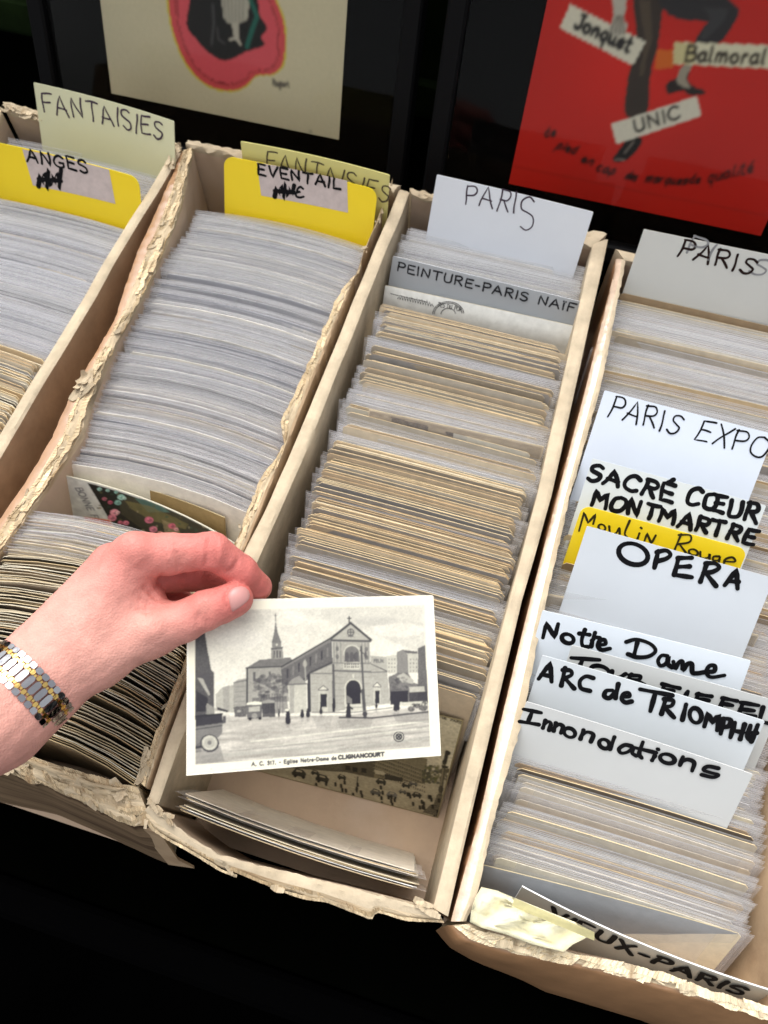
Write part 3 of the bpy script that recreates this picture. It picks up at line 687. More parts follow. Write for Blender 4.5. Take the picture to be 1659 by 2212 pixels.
TX = {
'nd': '362,815 382,730 430,812 450,735|o505,820 34,26|~604,768 586,825 592,862 620,868|572,790 630,797|~662,785 648,830 640,864|~645,830 665,812 688,816|~690,856 722,850 716,826 690,832 680,862 700,884 748,876|905,842 885,920|~842,838 900,824 978,848 1010,888 972,920 905,926 852,908|~1078,918 1045,916 1024,946 1040,975 1074,958 1084,918 1080,962 1104,984|~1112,950 1124,992 1142,958 1164,950 1168,1000 1192,966 1218,964 1222,1012 1250,1018 1300,1010 1346,1006 1350,976 1320,976 1302,1010 1328,1040 1406,1030',
'arc': '337,1052 405,960 412,1068|352,1026 412,1036|490,988 468,1090|~478,1000 520,1003 526,1028 480,1050|490,1048 542,1106|~652,1046 610,1036 576,1062 582,1104 632,1120|~762,1116 726,1120 716,1150 746,1160 782,1122|796,1080 780,1162|~824,1152 860,1150 854,1130 826,1136 816,1166 838,1186 872,1180|922,1110 1106,1145|1010,1128 980,1236|1068,1166 1044,1252|~1060,1166 1110,1174 1102,1204 1056,1212|1062,1212 1116,1272|1186,1196 1164,1286|o1240,1260 34,42|1290,1324 1312,1246 1338,1300 1374,1256 1364,1346|1402,1276 1384,1366|~1396,1276 1440,1284 1434,1318 1390,1330|1466,1300 1440,1386|1522,1310 1496,1396|1456,1346 1512,1356|~1556,1316 1540,1378 1558,1408|1598,1312 1560,1410|1542,1360 1592,1362',
'inn': '250,1225 352,1246|302,1236 276,1300|230,1296 338,1314|377,1290 362,1334|~370,1310 394,1296 408,1310 398,1346|437,1304 424,1350|~432,1328 456,1312 478,1326 466,1362|o516,1360 32,26|596,1344 578,1396|~584,1376 616,1356 652,1370 638,1412|o716,1424 30,26|774,1384 748,1454|~872,1436 834,1430 800,1452 812,1476 850,1470 886,1442 876,1474 898,1492|~938,1412 916,1478 930,1504|870,1440 1012,1474|1006,1492 990,1518|1022,1452 1028,1456|o1078,1508 42,26|1168,1496 1150,1546|~1156,1526 1194,1512 1232,1530 1220,1578|~1370,1562 1312,1552 1286,1572 1330,1588 1372,1600 1340,1614 1276,1600',
'tour': '525,930 688,942|592,938 562,1002|o690,1004 52,28|~760,1006 758,1034 800,1042 838,1022|872,1024 846,1064|~862,1030 922,1034 912,1056 868,1058|880,1058 946,1084|1050,1080 1148,1104|1062,1084 1042,1130|1052,1108 1112,1120|1196,1122 1176,1160|1258,1134 1236,1184|1250,1138 1332,1150|1248,1164 1316,1174|1402,1160 1378,1222|1396,1160 1478,1176|1390,1190 1452,1202|1500,1184 1602,1202|1512,1190 1486,1256 1584,1264|1496,1222 1576,1232|1628,1212 1606,1292 1690,1312',
'opera': 'o882,333 84,60|1026,314 1004,412|~1018,322 1070,312 1096,336 1070,360 1012,376|1140,356 1218,354|1142,358 1118,452|1132,406 1206,404|1118,452 1218,466|1306,386 1268,492|~1298,386 1352,386 1376,410 1340,434 1288,442|1300,442 1358,516|1408,512 1476,424 1482,532|1430,488 1486,492',
'moulin': '570,200 600,92 622,152 666,104 652,160|o702,180 20,18|~744,172 750,212 782,212 802,182 804,218|~862,140 834,210 846,236|918,212 906,246|926,180 930,184|944,264 962,212 986,272 1012,224|1158,218 1118,312|~1144,222 1210,224 1206,262 1136,276|1150,276 1192,334|o1228,322 26,18|~1268,318 1272,352 1312,352 1322,330 1320,362|~1376,344 1346,346 1342,366 1372,366 1382,346 1370,396|~1412,374 1468,374 1452,350 1412,362 1402,392',
}
def divider(name, TL, TR, z, lean, h, label, texts, col=W_, bow=0.0, rad=.0008, th=.0007, wid=None, zr=None, cat='divider card', group='lettered divider cards', sticker=None, scr=(), edge=None):
    A, B = at(*TL, z), at(*TR, z if zr is None else zr)
    if bow: pass
    S = Sheet(A, B, lean, h, bow)
    root = empty(name, S.pos(S.w/2, 0), label, cat, group)
    mb = MB(); sheet_solid(mb, S, th=th, nx=18, ny=8, rad=rad, col=tuple(col), edge=tuple(edge) if edge is not None else tuple(np.minimum(col*1.05, .92)))
    link('card', mb.mesh('card', [M['white']], True), root).data.set_sharp_from_angle(angle=math.radians(40))
    lift = th/2+.00015
    if sticker:
        q = [S.uv(*p) for p in sticker]; c0 = q[0]; mb = MB(); n = 12
        top = [q[0]*(1-i/n)+q[1]*i/n for i in range(n+1)]; bot = [q[3]*(1-i/n)+q[2]*i/n for i in range(n+1)]
        vs = [S.pos(*p, lift) for p in top]+[S.pos(*p, lift) for p in bot]+[S.pos(*p, lift-.0001) for p in top]+[S.pos(*p, lift-.0001) for p in bot]
        mb.add(vs, [(n+1+i, n+2+i, i+1, i) for i in range(n)]+[(i, i+1, 2*(n+1)+i+1, 2*(n+1)+i) for i in range(n)], tuple(s2l((205, 190, 185))))
        link('paper_sticker', mb.mesh('paper_sticker', [M['paper']]), root); lift += .00012
    mb = MB()
    for i, (t, a, b, hp, wd, c, *kw) in enumerate(texts):
        if t in TX: ink(mb, S, traced(S, TX[t]), wd, c, lift, seed=i, vary=.16); continue
        ink(mb, S, words(S, t, a, b, hp, seed=i, **(kw[0] if kw else {})), wd, c, lift, seed=i)
    for s_ in scr: ink(mb, S, scribble(S, *s_), .0040, BK, lift+.0001)
    if mb.v: link('lettering', mb.mesh('lettering', [M['ink']]), root)
    return S
divider('divider_card', (73,178), (376,262), .14, 24, .145, 'tall pale divider lettered FANTAISIES standing behind the yellow ANGES card', [('FANTAISIES', (93,240), (352,300), 37, .0015, PU, dict(slant=.05, jit=.06))], col=CREAM, bow=.005)
divider('divider_card', (-26,304), (300,384), .128, 23, .13, 'yellow divider with white sticker reading ANGES, at the left edge', [('ANGES', (60,348), (192,374), 23, .0020, BK)], col=YEL, bow=.004, rad=.008,
        sticker=[(49,322),(236,366),(250,440),(72,400)], scr=[(84,372,133,402,6)])
divider('divider_card', (520,305), (842,378), .14, 9, .145, 'pale yellow divider reading FANTAISIES half hidden behind the yellow EVENTAIL card', [('FANTAISIES', (574,363), (838,436), 37, .0013, (.16,.13,.08), dict(slant=.1))], col=s2l((226,218,140)), bow=.003)
divider('divider_card', (484,336), (816,410), .13, 24, .13, 'yellow divider with white sticker reading EVENTAIL', [('EVENTAIL', (558,376), (735,408), 21, .0019, BK), ('€', (640,425), (660,429), 20, .0018, BK)], col=YEL, bow=.003, rad=.008,
        sticker=[(555,350),(750,390),(752,459),(565,422)], scr=[(594,400,636,424,5)])
divider('divider_card', (944,377), (1282,458), .14, 24, .145, 'white divider with thin violet PARIS at the back of the centre box', [('PARI', (1003,440), (1113,460), 43, .0012, PU, dict(jit=.05)), ('S', (1120,498), (1152,503), 66, .0012, PU)], bow=.0015)
divider('divider_card', (849,553), (1262,653), .102, 29, .105, 'clear sleeved strip lettered PEINTURE-PARIS NAÏF in the centre box', [('PEINTURE-PARIS NAÏF', (858,584), (1240,674), 18, .0013, (.03,.03,.035), dict(jit=.02))], col=s2l((170,174,178)), edge=W_)
divider('divider_card', (1391,495), (1740,566), .14, 25, .145, 'white divider with smudged brown PARIS at the back of the right box', [('PARIS', (1462,552), (1622,592), 34, .0018, (.03,.012,.01)), ('PI  S', (1478,545), (1650,600), 36, .0016, (.42,.42,.43))], col=s2l((214,214,208)))
divider('divider_card', (1306,843), (1672,938), .14, 50, .16, 'large bluish white divider lettered PARIS EXPO in thin black', [('PARIS', (1311,899), (1462,938), 43, .0012, BK, dict(slant=.05)), ('EXPO', (1498,948), (1652,990), 42, .0012, BK, dict(slant=.1))], col=s2l((222,230,242)))
divider('divider_card', (1280,990), (1655,1092), .13, 50, .15, 'white divider with two bold lines SACRÉ CŒUR and MONTMARTRE', [('SACRÉ', (1267,1036), (1450,1083), 34, .0029, BK), ('CŒUR', (1478,1087), (1634,1128), 36, .0029, BK), ('MONTMARTRE', (1276,1090), (1626,1176), 32, .0029, BK)], col=s2l((216,222,222)))
divider('divider_card', (1258,1091), (1616,1187), .125, 42, .14, 'yellow round-cornered divider reading Moulin Rouge behind the OPERA card', [('moulin', 0, 0, 0, .0014, (.05,.04,.015))], col=YEL, rad=.006)
divider('divider_card', (1268,1136), (1672,1249), .13, 50, .15, 'grey white divider with bold OPERA lettering and a large O', [('opera', 0, 0, 0, .0030, BK)], col=s2l((208,214,220)))
divider('divider_card', (1172,1318), (1622,1427), .12, 50, .14, 'wide white divider with bold handwritten Notre Dame', [('nd', 0, 0, 0, .0027, BK)], col=s2l((222,230,238)), bow=.001)
divider('divider_card', (1235,1393), (1690,1517), .12, 48, .14, 'greyish white divider TOUR EIFFEL mostly hidden by the ARC de TRIOMPHE card', [('tour', 0, 0, 0, .0027, BK)], col=s2l((200,202,200)))
divider('divider_card', (1172,1415), (1652,1557), .122, 48, .14, 'white divider with bold ARC de TRIOMPHE above the Innondations card', [('arc', 0, 0, 0, .0028, BK)], col=s2l((212,218,222)), bow=.0015)
divider('divider_card', (1137,1515), (1626,1672), .12, 46, .14, 'wide white divider with bold handwritten Innondations, lowest of the lettered row', [('inn', 0, 0, 0, .0025, BK)], col=s2l((205,207,206)), bow=.0015)
# the folded sheet at the front of the right box
A, B = at(1128,1914,.104), at(1690,2146,.108)
S = Sheet(A, B, 22, .06, -.004)
root = empty('divider_card', S.pos(S.w/2, 0), 'folded white sheet reading VIEUX-PARIS at the front of the right box', 'divider card', 'lettered divider cards')
mb = MB(); sheet_solid(mb, S, th=.0008, nx=20, ny=6, col=tuple(s2l((190,188,178))), back=tuple(s2l((225,228,230))), edge=(.9,.9,.9)); link('card', mb.mesh('card', [M['white']], True), root).data.set_sharp_from_angle(angle=math.radians(40))
mb = MB(); ink(mb, S, words(S, 'VIEUX-PARIS', (1183,1974), (1600,2146), 20, seed=3), .0029, BK, .0007)
link('lettering', mb.mesh('lettering', [M['ink']]), root)
# torn cream paper tucked in the front corner of the right box
mb = MB(); out = [(1040,1916),(1075,1924),(1108,1938),(1150,1955),(1200,1975),(1243,1992),(1285,2014),(1262,2028),(1238,2040),(1218,2056),(1150,2040),(1090,2018),(1040,2004),(1015,1992),(1018,1968),(1026,1940)]
n = 22; g = []; rg = random.Random(3)
c_ = np.mean(np.array(out), 0)
rings = 7
for r in range(rings+1):
    f = r/rings
    for i, p in enumerate(out):
        q = c_*(1-f)+np.array(p)*f; zz = .116+.004*math.sin(q[0]*.05+q[1]*.09)+.0025*math.sin(q[0]*.21)*math.cos(q[1]*.17)+rg.uniform(-.0009, .0009)+(.004*(1-f))
        g.append(at(q[0], q[1], zz))
m_ = len(out); fs = [(r*m_+i, (r+1)*m_+i, (r+1)*m_+(i+1) % m_, r*m_+(i+1) % m_) for r in range(rings) for i in range(m_)]
k = len(g); g2 = [p-np.array([0, 0, .0005]) for p in g]
mb.add(g+g2, fs+[tuple(k+i for i in f[::-1]) for f in fs]+[(rings*m_+i, k+rings*m_+i, k+rings*m_+(i+1) % m_, rings*m_+(i+1) % m_) for i in range(m_)], tuple(s2l((232,226,192))))
tag(link('torn_cream_paper', mb.mesh('torn_cream_paper', [M['paper']], True), None, at(1130,1980,.11)), 'crumpled cream paper scrap tucked in the front corner of the right box', 'paper scrap')
P4 = [at(1107,1956,.124), at(1112,1940,.128), at(1284,2014,.128), at(1284,2030,.123)]
mb = MB(); mb.add(P4+[p-np.array([0,.0004,.0006]) for p in P4], [(0,3,2,1),(4,5,6,7),(0,1,5,4),(1,2,6,5),(2,3,7,6),(3,0,4,7)], tuple(s2l((238,228,170))))
tag(link('folded_strip', mb.mesh('folded_strip', [M['paper']]), None, P4[0]), 'folded pale yellow paper strip on the cream scrap', 'paper strip')
# ------------------------------------------------------------------ printed faces, drawn point by point on a fine mesh
class Canvas:
    def __init__(s, S, res, base, zoom, u0=0, v0=0, u1=None, v1=None):
        s.S = S; s.u = np.arange(u0, (S.w if u1 is None else u1)+res*.5, res); s.v = np.arange(v0, (S.h if v1 is None else v1)+res*.5, res)
        s.C = np.ones((len(s.v), len(s.u), 3))*s2l(base); s.res = res; s.zoom = zoom; s.U, s.V = np.meshgrid(s.u, s.v); s.rg = np.random.default_rng(5)
    def T(s, p): x, y = s.zoom(*p); return s.S.uv(x, y)
    def mask(s, pts, raw=False):
        P = np.array(pts) if raw else np.array([s.T(p) for p in pts]); X, Y = s.U, s.V
        m = np.zeros(X.shape, bool); n = len(P)
        for i in range(n):
            (x1, y1), (x2, y2) = P[i], P[(i+1) % n]
            if y1 == y2: continue
            c = ((y1 > Y) != (y2 > Y)) & (X < (x2-x1)*(Y-y1)/(y2-y1)+x1); m ^= c
        return m
    def poly(s, pts, col, a=1.0, tex=0.0):
        m = s.mask(pts); c = s2l(col if not np.isscalar(col) else (col, col-1, min(col+14-col*.12, 255)))
        k = a*(1-tex*s.rg.random(m.sum()))[:, None]; s.C[m] = s.C[m]*(1-k)+c*k; return m
    def line(s, pts, wd, col, a=1.0, raw=False):
        P = np.array(pts) if raw else np.array([s.T(p) for p in pts]); c = s2l(col if not np.isscalar(col) else (col, col, min(col+12-col*.1, 255)))
        for (x1, y1), (x2, y2) in zip(P[:-1], P[1:]):
            i0 = np.searchsorted(s.u, min(x1, x2)-wd); i1 = np.searchsorted(s.u, max(x1, x2)+wd); j0 = np.searchsorted(s.v, min(y1, y2)-wd); j1 = np.searchsorted(s.v, max(y1, y2)+wd)
            X = s.U[j0:j1, i0:i1]; Y = s.V[j0:j1, i0:i1]
            if X.size == 0: continue
            d = np.array([x2-x1, y2-y1]); L2 = d@d+1e-14; t = np.clip(((X-x1)*d[0]+(Y-y1)*d[1])/L2, 0, 1)
            D = np.hypot(X-x1-t*d[0], Y-y1-t*d[1]); k = np.clip((wd/2-D)/s.res+.5, 0, 1)[..., None]*a
            s.C[j0:j1, i0:i1] = s.C[j0:j1, i0:i1]*(1-k)+c*k
    def ell(s, x, y, rx, ry, col, a=1.0, tex=0.0, arc=(0, 360)):
        t = np.radians(np.linspace(arc[0], arc[1], 26)); s.poly([(x+rx*math.cos(q), y-ry*math.sin(q)) for q in t], col, a, tex)
    def noise(s, scu, scv, amp, mask=None, seed=0):
        rg = np.random.default_rng(seed); H, W = s.U.shape; nu, nv = max(int(s.u[-1]/scu), 2)+2, max(int(s.v[-1]/scv), 2)+2; g = rg.normal(size=(nv, nu))
        x = (s.u-s.u[0])/(s.u[-1]-s.u[0])*(nu-1.01); y = (s.v-s.v[0])/(s.v[-1]-s.v[0])*(nv-1.01); i = x.astype(int); j = y.astype(int); fx = x-i; fy = (y-j)[:, None]; fx = fx*fx*(3-2*fx); fy = fy*fy*(3-2*fy)
        G_ = (g[j][:, i]*(1-fx)+g[j][:, i+1]*fx)*(1-fy)+(g[j+1][:, i]*(1-fx)+g[j+1][:, i+1]*fx)*fy
        k = np.exp(G_*amp)[..., None]
        if mask is not None: k = np.where(mask[..., None], k, 1)
        s.C *= k
    def text(s, t, a, b, hpx, wd, col, al=1.0, **kw):
        A, B = s.zoom(*a), s.zoom(*b); hp = s.zoom(0, hpx)[1]-s.zoom(0, 0)[1]
        for st in words(s.S, t, A, B, hp, **kw): s.line(st, wd, col, al, raw=True)
    def blur(s, k=1):
        for _ in range(k):
            C = s.C.copy(); C[1:-1] = (s.C[:-2]+2*s.C[1:-1]+s.C[2:])/4; D = C.copy(); D[:, 1:-1] = (C[:, :-2]+2*C[:, 1:-1]+C[:, 2:])/4; s.C = D
    def build(s, name, parent, lift, m=None):
        P = s.S.pos(s.U.ravel(), s.V.ravel(), lift).reshape(*s.U.shape, 3)
        return link(name, grid_mesh(P, np.clip(s.C, 0.002, .9), m or M['print'], name), parent)
z6 = lambda x, y: (380.2+.3854*x, 1252.9+.3854*y)
z5 = lambda x, y: (.36459*x, 1036.9+.36459*y)
z1 = lambda x, y: (.5*x, .5*y)
z2 = lambda x, y: (829.5+.5*x, .5*y)

# --- the held postcard: faces the viewer, 14 x 9 cm
TLh, TRh, BLh, BRh = at_depth(404,1297,.4215), at_depth(936,1285.5,.4581), at_depth(405,1673,.4063), at_depth(951,1635,.4429)
S = Sheet(TLh, TRh, 0, np.linalg.norm(TLh-BLh)*.5+np.linalg.norm(TRh-BRh)*.5, .0012, up=(TLh+TRh-BLh-BRh))
HC = S
held = empty('held_postcard', S.pos(S.w/2, 0), 'cream bordered black and white postcard of a church, held between thumb and finger', 'postcard')
mb = MB(); sheet_solid(mb, S, th=.0005, nx=16, ny=8, rad=.0012, col=tuple(s2l((236,232,216))), edge=tuple(s2l((225,215,190))))
link('card', mb.mesh('card', [M['paper']], True), held).data.set_sharp_from_angle(angle=math.radians(40))
cv = Canvas(S, .00027, (243,240,226), z6, .0012, .0012, S.w-.0012, S.h-.0012); c = cv
area = [(107,172),(420,165),(1390,140),(1425,935),(107,1035)]
m0 = c.poly(area, (226,224,216)); A_ = cv.mask(area)
c.poly([(600,160),(1390,140),(1397,420),(1100,300)], (196,195,190), .55); c.poly([(107,172),(600,170),(520,230),(107,260)], (205,203,196), .5)
c.noise(.03, .012, .03, A_, 3); c.blur(3)
c.ell(360,330,130,60,(238,236,230),.6); c.ell(1250,280,150,40,(236,233,226),.6); c.ell(1120,230,120,26,(186,185,182),.5); c.ell(700,270,110,30,(214,212,206),.5); c.blur(6)
c.poly([(107,745),(400,765),(930,760),(1415,700),(1425,935),(107,1035)], (186,183,178))
G0 = c.mask([(107,745),(400,765),(930,760),(1415,700),(1425,935),(107,1035)])
c.noise(.018, .0016, .13, G0, 8); c.noise(.006, .0008, .06, G0, 9)
for (a, b, g_, w_) in [((420,905),(1420,790),226,.0008),((520,930),(1420,828),215,.0006),((300,960),(1422,850),150,.0006),((700,905),(1420,815),140,.0005),((620,1000),(1424,880),168,.0012),((150,990),(900,930),170,.0014)]: c.line([a, b], w_, g_, .7)
for i in range(60):
    x = c.rg.uniform(260, 1400); y = c.rg.uniform(790, 960); l = c.rg.uniform(15, 70); c.line([(x, y), (x+l, y-l*.1)], .0004, (130 if i % 2 else 215), .45)
c.poly([(107,960),(250,930),(270,1015),(107,1032)], 120, .55); c.poly([(900,785),(1100,780),(1090,830),(930,840)], 130, .35); c.poly([(1210,745),(1420,740),(1420,800),(1230,790)], 105, .4); c.poly([(760,760),(880,760),(860,830),(790,830)], 140, .35)
# street at the left
c.poly([(222,640),(262,600),(325,588),(326,742),(222,735)], 178); c.poly([(262,600),(300,590),(300,740),(266,738)], 160)
c.poly([(323,575),(350,556),(392,552),(396,705),(323,712)], 158); c.line([(323,575),(392,563)], .0006, 110)
for y in (600,628,656,684): c.line([(330,y),(388,y-5)], .0004, 120, .7)
c.poly([(107,300),(162,297),(178,400),(198,505),(214,520),(214,690),(206,765),(107,765)], 62, 1, .12)
for i in range(7): c.line([(112+i*12,330+i*16),(124+i*11,520)], .0005, 95, .7)
c.poly([(112,520),(186,525),(192,640),(160,625),(114,560)], 84); c.poly([(120,548),(150,552),(192,642),(182,648)], 168); c.poly([(112,620),(180,660),(180,735),(112,740)], 48, 1, .2); c.poly([(172,690),(222,720),(214,762),(168,750)], 178)
for i in range(5): c.line([(176+i*9,700),(172+i*9,752)], .0004, 90)
# apse, spire
c.poly([(395,490),(592,482),(640,500),(640,680),(395,690)], 158); c.poly([(392,493),(470,446),(640,434),(655,450),(600,483)], 118); c.line([(392,493),(600,484)], .0008, 78); c.line([(398,493),(398,700)], .001, 62)
for x in (432,520): c.poly([(x,515),(x+12,515),(x+12,570),(x,570)], 96)
c.poly([(533,382),(598,376),(601,440),(533,444)], 150); c.poly([(531,380),(600,375),(598,386),(533,390)], 92)
for x in (545,562,580): c.poly([(x,396),(x+8,396),(x+8,436),(x,437)], 84)
c.poly([(537,350),(590,348),(588,378),(539,381)], 132); c.poly([(535,352),(548,300),(558,222),(570,295),(591,350)], 118); c.line([(557,190),(558,230)], .0005, 96); c.line([(551,200),(564,200)], .0004, 110); c.ell(565,363,6,6,205)
# nave
c.poly([(588,492),(872,332),(878,465),(752,516),(735,560),(640,640),(596,620)], 92, 1, .10); c.poly([(584,486),(866,322),(985,240),(876,342),(592,500)], 128); c.line([(590,487),(868,324),(978,243)], .0008, 62)
for i in range(8):
    x = 620+i*32; y = 500-i*17; c.poly([(x,y),(x+9,y-4),(x+9,y+48),(x,y+52)], 128 if i % 2 else 66)
c.line([(640,640),(752,518)], .0008, 60)
c.poly([(735,545),(752,520),(756,742),(738,742)], 60)
# tree and chapel
for i in range(150):
    a = c.rg.uniform(0, 6.28); r = c.rg.random()**.5; x = 535+100*r*math.cos(a); y = 600+72*r*math.sin(a); c.ell(x, y, 7+c.rg.random()*8, 5+c.rg.random()*6, int(c.rg.integers(66, 128)), .6)
for i in range(9): c.line([(470+i*16,745),(478+i*15,640)], .0005, 70, .6)
c.poly([(428,660),(620,650),(632,745),(428,748)], 82, .8, .3)
c.poly([(625,586),(650,556),(690,536),(730,578),(732,740),(638,748)], 190); c.poly([(625,586),(650,556),(690,536),(730,578),(728,584)], 148); c.line([(628,586),(730,582)], .0008, 108); c.poly([(636,590),(660,588),(662,746),(638,748)], 160)
# facade
c.poly([(752,520),(876,463),(880,738),(758,744)], 174); c.line([(750,520),(876,462)], .0012, 76); c.line([(754,524),(874,524)], .0006, 112)
c.poly([(1088,465),(1182,507),(1198,692),(1094,706)], 168); c.line([(1088,464),(1184,508)], .0012, 76); c.line([(1092,518),(1182,514)], .0006, 110)
c.poly([(875,340),(1083,343),(1090,470),(1095,705),(884,738)], 170)
c.poly([(870,328),(978,241),(1090,335),(1084,344),(876,340)], 178); c.line([(868,328),(978,241),(1092,336)], .0014, 78); c.line([(872,338),(1088,343)], .0012, 88)
c.ell(978,293,21,21,100); c.ell(978,293,15,15,170); c.line([(978,275),(978,318)], .0006, 90); c.line([(962,293),(994,293)], .0006, 90); c.line([(966,315),(990,315)], .0008, 110)
c.line([(970,205),(970,243)], .0008, 74); c.line([(961,215),(980,215)], .0007, 74)
for x in (884,900,922,1040,1058,1076): c.line([(x,352),(x+2,464)], .0005, 118, .8)
for x, y in ((903,385),(903,430),(1066,388),(1068,435)): c.ell(x,y,9,14,96,.8)
c.ell(985,410,47,48,200); c.ell(985,412,42,42,118); c.poly([(943,412),(1027,412),(1029,460),(943,460)], 118)
for x in (958,984,1010): c.ell(x,425,11,22,92); c.poly([(x-11,425),(x+11,425),(x+11,460),(x-11,460)], 92)
c.poly([(938,460),(1030,460),(1030,500),(938,500)], 205)
for i in range(7):
    for y in (467,482): c.poly([(943+i*12,y),(951+i*12,y),(951+i*12,y+10),(943+i*12,y+10)], 108)
c.line([(878,508),(1090,515)], .0010, 108); c.line([(878,465),(1090,468)], .0006, 120)
for y in (545,580,615,650,690): c.line([(890,y),(945,y)], .0004, 140, .7); c.line([(1040,y),(1090,y-2)], .0004, 140, .7); c.line([(762,y),(800,y)], .0004, 148, .6)
c.ell(993,606,49,52,206); c.poly([(944,606),(1042,606),(1042,700),(944,702)], 200); c.ell(993,606,42,46,50); c.poly([(951,606),(1035,606),(1036,695),(953,697)], 46); c.poly([(955,645),(985,665),(985,696),(955,696)], 138, .7); c.ell(993,535,10,14,150); c.poly([(985,525),(1001,525),(997,550),(989,550)], 206)
for (x0, x1, yt, yb) in ((793,857,590,712),(1100,1152,572,690)):
    xm = (x0+x1)/2; c.poly([(x0,yt+24),(xm,yt-2),(x1,yt+24),(x1-5,yt+30),(x0+5,yt+30)], 108); c.poly([(x0+8,yt+24),(xm,yt+5),(x1-8,yt+24)], 214); c.poly([(x0+6,yt+30),(x1-6,yt+30),(x1-6,yb),(x0+6,yb)], 190); c.poly([(x0+15,yt+48),(x1-12,yt+48),(x1-12,yb),(x0+15,yb)], 48)
c.poly([(874,470),(888,470),(892,742),(876,744)], 78, .9); c.ell(884,700,9,40,44)
c.poly([(800,712),(850,714),(850,745),(800,745)], 196); c.poly([(945,700),(1045,697),(1048,732),(950,742)], 200); c.line([(945,716),(1046,712)], .0004, 130)
# right
c.poly([(1088,424),(1165,430),(1186,432),(1188,520),(1180,506),(1092,468)], 172); c.text('FELIX', (1108,462), (1162,462), 16, .0005, 108)
c.poly([(1178,424),(1236,420),(1238,524),(1188,524)], 196); c.poly([(1237,404),(1272,388),(1300,396),(1302,520),(1237,524)], 132); c.poly([(1272,388),(1352,404),(1358,520),(1302,520),(1298,420)], 190); c.poly([(1265,392),(1352,400),(1354,412),(1296,412)], 104)
for x in (1190,1206,1222,1310,1328,1344):
    for y in (440,462,484,505): c.poly([(x,y),(x+6,y),(x+6,y+10),(x,y+10)], 112, .8)
c.poly([(1355,382),(1395,365),(1409,600),(1412,690),(1355,690)], 84, 1, .15); c.poly([(1190,545),(1240,520),(1300,520),(1330,575),(1410,600),(1412,700),(1200,700)], 92, 1, .2)
c.poly([(1235,540),(1275,520),(1330,560),(1330,580),(1270,575)], 176); 
for i in range(50): c.ell(1195+c.rg.random()*100, 540+c.rg.random()*85, 8, 7, int(c.rg.integers(70, 135)), .6)
c.poly([(1305,600),(1390,595),(1394,625),(1310,630)], 186); c.poly([(1200,625),(1300,620),(1300,690),(1200,695)], 50); c.poly([(1255,685),(1405,680),(1410,700),(1255,705)], 205); c.poly([(1305,630),(1408,625),(1410,675),(1308,680)], 58, 1, .3)
c.line([(1037,375),(1058,762)], .0012, 88); c.line([(1046,620),(1059,768)], .0020, 80); c.ell(1058,750,14,16,66); c.line([(1030,395),(1060,420)], .0006, 84); c.ell(1062,420,8,20,92); c.ell(1000,428,6,18,86)
c.line([(915,770),(1100,773),(1415,738)], .0009, 70); c.line([(760,742),(1000,742),(1210,715)], .0006, 120)
c.line([(722,450),(726,560)], .0007, 180, .7); c.ell(722,470,12,18,186,.6)
def person_mark(x, y0, y1, w_, g_=48): c.ell(x, y0+5, w_*.34, 6, g_); c.poly([(x-w_*.35,y0+10),(x+w_*.35,y0+10),(x+w_*.6,y1-12),(x+w_*.3,y1),(x-w_*.3,y1),(x-w_*.6,y1-12)], g_); c.poly([(x-w_*.4,y1),(x+w_*.4,y1),(x+w_*.3,y1+22),(x-w_*.3,y1+22)], 130, .4)
for a in ((627,724,808,27),(707,726,772,22),(739,720,770,23),(812,712,752,18),(966,690,774,26),(1230,672,736,24),(1244,674,730,18),(1122,686,718,14),(576,720,768,9)): person_mark(*a)
c.line([(966,705),(988,722)], .0010, 50); c.ell(622,728,12,6,230)
for x, y, r in ((1318,722,20),(1350,705,18),(1385,715,24),(1390,690,14),(1330,700,12)): c.ell(x,y,r,r*.8,44,.9,.3)
for i in range(14): c.ell(c.rg.uniform(1300,1405), c.rg.uniform(668,735), 4, 5, 210 if i % 3 == 0 else 60, .8)
# motor cars
c.poly([(322,712),(392,704),(394,766),(330,768)], 66, 1, .2); c.ell(352,735,10,7,160); c.poly([(394,692),(480,688),(482,776),(400,780),(392,740)], 96, 1, .1); c.poly([(396,690),(440,680),(480,684),(482,698),(396,700)], 226); c.poly([(408,712),(470,708),(470,735),(408,738)], 176); c.ell(440,760,16,14,150)
c.poly([(480,680),(553,680),(556,768),(484,768)], 62, 1, .15); c.poly([(482,680),(520,668),(552,678),(553,688),(482,692)], 150); c.ell(415,778,9,9,36); c.ell(470,776,9,9,36); c.poly([(232,712),(290,730),(290,742),(232,728)], 60)
c.poly([(107,765),(255,748),(262,790),(258,858),(240,880),(107,935)], 122); c.poly([(107,762),(180,752),(258,750),(262,800),(107,822)], 58); c.line([(107,765),(258,750)], .001, 44); c.line([(107,838),(258,815)], .0006, 72)
c.ell(188,915,54,50,70); c.ell(188,912,43,41,196); c.ell(188,912,30,29,176); c.ell(188,912,12,12,120); c.poly([(107,925),(140,905),(145,960),(107,968)], 90, .6); c.line([(107,940),(136,934)], .0014, 60)
c.poly([(262,762),(280,762),(280,800),(262,806)], 84)
c.noise(.02, .02, .05, A_, 19); c.noise(.004, .003, .022, A_, 20); c.noise(.0011, .0007, .05, A_, 21); c.blur(1); c.noise(.0005, .0005, .05, A_, 22)
c.ell(1248,878,31,30,60); c.ell(1248,878,26,25,178); c.ell(1248,878,19,19,70); c.ell(1248,878,11,11,150); c.line([(1236,866),(1260,890)], .0007, 60); c.line([(1260,866),(1236,890)], .0007, 60)
m1 = ~A_; m1 &= cv.V > 0; k = (243,240,226); c.C[~A_] = s2l(k)
c.noise(.04, .03, .018, None, 31)
